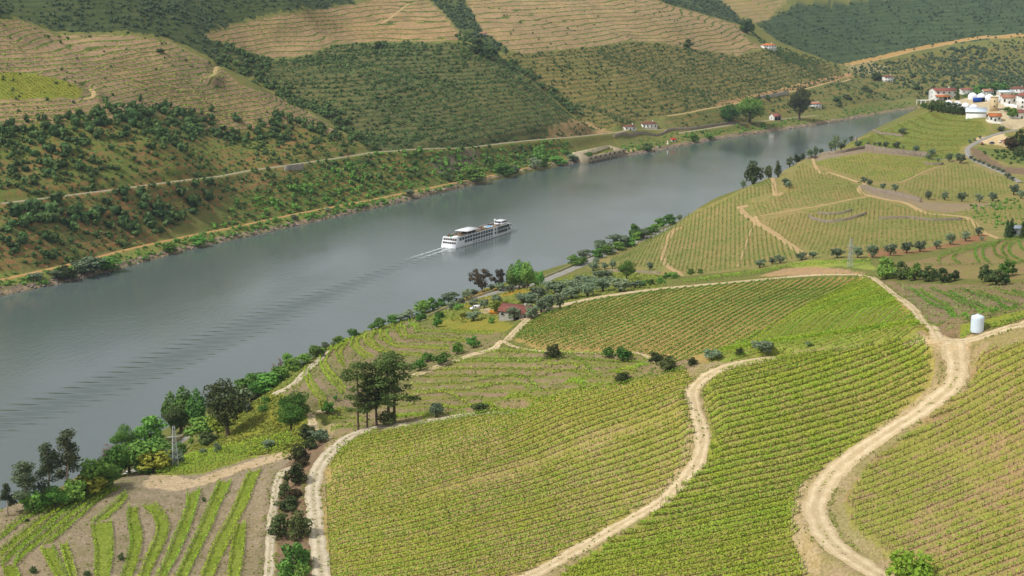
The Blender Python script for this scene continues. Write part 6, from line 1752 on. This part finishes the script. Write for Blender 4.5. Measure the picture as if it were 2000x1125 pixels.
# sun deck inside the bulwark
mb = MB(); V = []
for x, hw, top in secs:
    V += [(x + (2.6 if x == 0 else 0), -hw + .18, top - .55), (x + (2.6 if x == 0 else 0), hw - .18, top - .55)]
mb.add(V, [(i * 2, i * 2 + 2, i * 2 + 3, i * 2 + 1) for i in range(ns - 1)])
deck = part(mb, 'sun_deck', DECK, ship)
part(MB().box(0.2, 80, -HB - .03, HB + .03, .15, .3), 'rubbing_strake', HULL, ship) if False else None
def pane(name, x0, x1, z0, z1, side, mat, proud=.05):
    y = -HB - proud if side > 0 else HB + proud
    def hw(x): return HB * (1.0 if x < 62 else max(.06, math.sqrt(max(0, 1 - ((x - 62) / 18.6) ** 2.3))))
    xs = np.linspace(x0, x1, 2 if x1 < 62 else 6)
    V = []
    for x in xs:
        w_ = hw(x)
        for q in (w_ - .1, w_ + proud):
            for z in (z0, z1): V.append((x, -q * side, z))
    F = []
    n = len(xs)
    for i in range(n - 1):
        a = i * 4; b = a + 4
        F += [(a + 2, b + 2, b + 3, a + 3), (a, a + 2, b + 2, b), (a + 1, b + 1, b + 3, a + 3)]
    F += [(0, 1, 3, 2), (4 * n - 4, 4 * n - 2, 4 * n - 1, 4 * n - 3)]
    return part(MB().add(V, F), name, mat, ship)
for side in (1, -1):
    for k in range(13):
        x = 5.0 + k * 3.36
        c = pane('cabin_window', x, x + 2.75, 4.25, 6.3, side, CGLASS)
        pane('balcony_rail', x - .1, x + 2.85, 4.0, 4.4, side, AWN, .12) if k % 1 == 0 else None
    for k in range(11):
        x = 11.7 + k * 3.36
        pane('cabin_window', x, x + 2.75, 1.95, 3.85, side, CGLASS)
        pane('balcony_rail', x - .1, x + 2.85, 1.75, 2.1, side, AWN, .12)
    for k in range(8): pane('porthole', 22.5 + k * 3.36, 23.9 + k * 3.36, .6, 1.4, side, DARKG)
    pane('lobby_window', 50.6, 52.8, 4.3, 6.0, side, SGLASS); pane('lobby_window', 50.6, 52.8, 1.9, 3.6, side, SGLASS)
    pane('lounge_window', 54.2, 71.5, 4.0, 6.3, side, SGLASS); pane('restaurant_window', 54.2, 68.0, 1.6, 3.65, side, SGLASS)
    pane('bow_window', 69.2, 73.6, 2.0, 3.6, side, plain('brown_glass', '4a3830', .2) if side > 0 else bpy.data.materials['brown_glass'])
    pane('bow_window', 73.0, 77.2, 4.2, 5.3, side, SGLASS)
# raked stern with two rows of balconies
for z0, z1, n in ((4.7, 6.0, 6), (2.6, 3.8, 6)):
    for k in range(n):
        y0 = -HB + .5 + k * (2 * HB - 1.0) / n
        x0 = 2.9 * z0 / DZ_; x1 = 2.9 * z1 / DZ_
        part(MB().add([(x0 - .06, y0, z0), (x0 - .06, y0 + 1.5, z0), (x1 - .06, y0 + 1.5, z1), (x1 - .06, y0, z1), (x0 + .1, y0, z0), (x0 + .1, y0 + 1.5, z0), (x1 + .1, y0 + 1.5, z1), (x1 + .1, y0, z1)], [(0, 3, 2, 1), (0, 1, 5, 4), (2, 3, 7, 6), (0, 4, 7, 3), (1, 2, 6, 5)]), 'stern_window', plain('stern_glass', '5a5248', .2) if (k == 0 and z0 > 4) else bpy.data.materials['stern_glass'], ship)
T0 = DZ_
# awning on posts
aw = part(MB().box(16, 33, -4.9, 4.9, T0 + 1.8, T0 + 2.0), 'awning', AWN, ship)
for x in np.linspace(17, 32, 5): part(MB().box(x - .12, x + .12, -4.9, 4.9, T0 + 2.0, T0 + 2.2), 'awning_rib', STEEL, aw)
for x in (16.5, 22, 27.5, 32.5):
    for y in (-4.6, 4.6): part(MB().box(x - .08, x + .08, y - .08, y + .08, T0 - .5, T0 + 1.8), 'awning_post', STEEL, aw)
part(MB().box(22, 30, -3.2, 3.2, T0 - .5, T0 + 1.6), 'bar_counter', CHAIR, ship)
r_ = np.random.default_rng(9)
CH = MB().box(-.9, .5, -.33, .33, .25, .4).add([(.5, -.33, .25), (1.0, -.33, .95), (1.0, .33, .95), (.5, .33, .25), (.5, -.33, .4), (.95, -.33, 1.05), (.95, .33, 1.05), (.5, .33, .4)], [(0, 1, 2, 3), (4, 7, 6, 5), (0, 4, 5, 1), (2, 6, 7, 3), (1, 5, 6, 2)]).box(-.8, -.7, -.3, .3, 0, .25).box(.3, .4, -.3, .3, 0, .25).mesh('deck_chair', CHAIR)
for x in list(np.arange(35, 47, 1.9)) + list(np.arange(58, 63, 1.9)) + [8, 10, 12, 14]:
    for y in (-4.5, -2.6, 2.6, 4.5):
        if r_.random() < .85:
            c = bpy.data.objects.new('deck_chair', CH); COL.objects.link(c); c.parent = ship
            c.location = (x + r_.normal() * .2, y + r_.normal() * .15, T0 - .55); c.rotation_euler = (0, 0, r_.choice([0, math.pi / 2]) + r_.normal() * .2)
ang_ = np.linspace(0, 2 * math.pi, 24, endpoint=False)
part(MB().add([(52 + 3.6 * math.cos(a), 2.0 * math.sin(a), T0 - .1) for a in ang_] + [(52, 0, T0 - .1)], [(i, (i + 1) % 24, 24, 24) for i in range(24)]), 'pool', POOL, ship)
part(MB().add(np.vstack([[(52 + 4.1 * math.cos(a), 2.5 * math.sin(a), T0 - .5) for a in ang_], [(52 + 4.1 * math.cos(a), 2.5 * math.sin(a), T0 - .02) for a in ang_], [(52 + 3.5 * math.cos(a), 1.95 * math.sin(a), T0 - .02) for a in ang_]]), [(i, (i + 1) % 24, 24 + (i + 1) % 24, 24 + i) for i in range(24)] + [(24 + i, 24 + (i + 1) % 24, 48 + (i + 1) % 24, 48 + i) for i in range(24)]), 'pool_rim', AWN, ship)
wh = part(MB().add([(64, -3, T0 - .5), (73, -2.6, T0 - .5), (73, 2.6, T0 - .5), (64, 3, T0 - .5), (64.4, -2.8, T0 + 1.7), (71.8, -2.3, T0 + 1.7), (71.8, 2.3, T0 + 1.7), (64.4, 2.8, T0 + 1.7)], [(0, 1, 5, 4), (1, 2, 6, 5), (2, 3, 7, 6), (3, 0, 4, 7)]), 'wheelhouse', HULL, ship)
part(MB().box(64, 72.6, -3.0, 3.0, T0 + 1.7, T0 + 1.85), 'wheelhouse_roof', HULL, wh)
for s in (-1, 1):
    for k in range(4): part(MB().box(64.8 + k * 1.75, 66.2 + k * 1.75, s * 2.75 - .16, s * 2.75 + .16, T0 + .6, T0 + 1.4), 'wheelhouse_window', DARKG, wh)
part(MB().box(64.05, 64.35, -2.3, 2.3, T0 + .6, T0 + 1.4), 'wheelhouse_window', DARKG, wh)
part(MB().add(*tube([(60.5, 0, T0 - .5), (60.5, 0, T0 + 3.0)], [.14, .1], 6)), 'mast', STEEL, ship)
part(MB().add(*tube([(60.5, 0, T0 + 2.6), (60.5, 0, T0 + 2.9), (60.5, 0, T0 + 3.5), (60.5, 0, T0 + 3.9)], [.3, .75, .75, .2], 12)), 'radar_dome', HULL, ship)
part(MB().box(3.6, 9.5, 1.0, 4.9, T0 - .53, T0 - .45), 'putting_green', TURF, ship)
part(MB().box(3.4, 9.5, -4.4, -.2, T0 - .5, T0 - .05), 'hot_tub_surround', AWN, ship)
part(MB().add(*tube([(3.1, .6, T0 - .3), (1.7, .6, T0 + 2.6)], [.06, .05], 6)), 'flag_staff', STEEL, ship)
part(MB().add([(2.4, .6, T0 + 1.2), (1.75, .6, T0 + 2.0), (.3, .2, T0 + 1.6), (.8, .3, T0 - .3), (2.4, .66, T0 + 1.2), (1.75, .66, T0 + 2.0), (.3, .26, T0 + 1.6), (.8, .36, T0 - .3)], [(0, 1, 2, 3), (4, 7, 6, 5), (0, 4, 5, 1), (2, 6, 7, 3)]), 'flag', FLAGR, ship)
for s in (-1, 1):
    mb = MB()
    mb.box(3, 70, s * (HB - .12) - .03, s * (HB - .12) + .03, T0 + .45, T0 + .52)
    for x in np.arange(3, 70.1, 2.8): mb.box(x - .03, x + .03, s * (HB - .12) - .03, s * (HB - .12) + .03, T0 - .05, T0 + .45)
    part(mb, 'deck_rail', STEEL, ship)

# foam of the propellers behind the stern
foam_m = NT('wake_foam')
n_ = foam_m.noise(foam_m.pos(), .8, 4, .7)
foam_m.base((.78, .8, .78)); foam_m.rough(.8)
foam_m.put(foam_m.bsdf.inputs['Alpha'], foam_m.math('MULTIPLY', foam_m.ramp(n_, .35, .62), foam_m.attr('fade').outputs['Fac']))
for j, off in enumerate((-3.0, 3.2)):
    L = 46.0; n = 60
    tS = np.linspace(0, 1, n)
    dirb = np.array(WAKE[min(9, len(WAKE) - 1)]) - np.array(WAKE[0]); dirb = dirb / np.linalg.norm(dirb)
    c0 = org + port * off
    pts = c0[None] + (-hd)[None] * (tS * 12)[:, None] + dirb[None] * (np.maximum(tS - .12, 0) * L)[:, None]
    tgt = np.gradient(pts, axis=0); tgt /= np.linalg.norm(tgt, axis=1)[:, None]
    nn = np.stack([tgt[:, 1], -tgt[:, 0]], -1)
    wd = .8 + 1.6 * tS
    ac = np.linspace(-1, 1, 5)
    XY = pts[:, None] + nn[:, None] * (wd[:, None] * ac[None])[..., None]
    Zf = np.full(XY.shape[:2], .20)
    i = np.arange(n * 5).reshape(n, 5)
    o = mesh_obj('wake_foam', np.dstack([XY, Zf]).reshape(-1, 3), np.stack([i[:-1, :-1], i[:-1, 1:], i[1:, 1:], i[1:, :-1]], -1).reshape(-1, 4), foam_m.m)
    at = o.data.attributes.new('fade', 'FLOAT', 'POINT')
    at.data.foreach_set('value', ((1 - tS)[:, None] ** .8 * (1 - np.abs(ac) ** 2 * .8)[None]).ravel().astype(np.float32))
    tag(o, 'white foam streak trailing from the ship stern', kind='stuff')

# ------------------------------------------------------------------ haze of the valley air
hz = MB().box(-1800, 3000, -60, 5400, -8, 420).build('haze', None)
hz.data.materials.clear()
hm = bpy.data.materials.new('valley_haze'); hm.use_nodes = True
ht = hm.node_tree; ht.nodes.clear()
ho = ht.nodes.new('ShaderNodeOutputMaterial'); hv = ht.nodes.new('ShaderNodeVolumePrincipled')
hv.inputs['Color'].default_value = (.68, .82, 1.0, 1)
hv.inputs['Density'].default_value = 0.000032
ht.links.new(hv.outputs[0], ho.inputs['Volume'])
hz.data.materials.append(hm)
tag(hz, 'thin blue haze filling the valley air', kind='stuff')
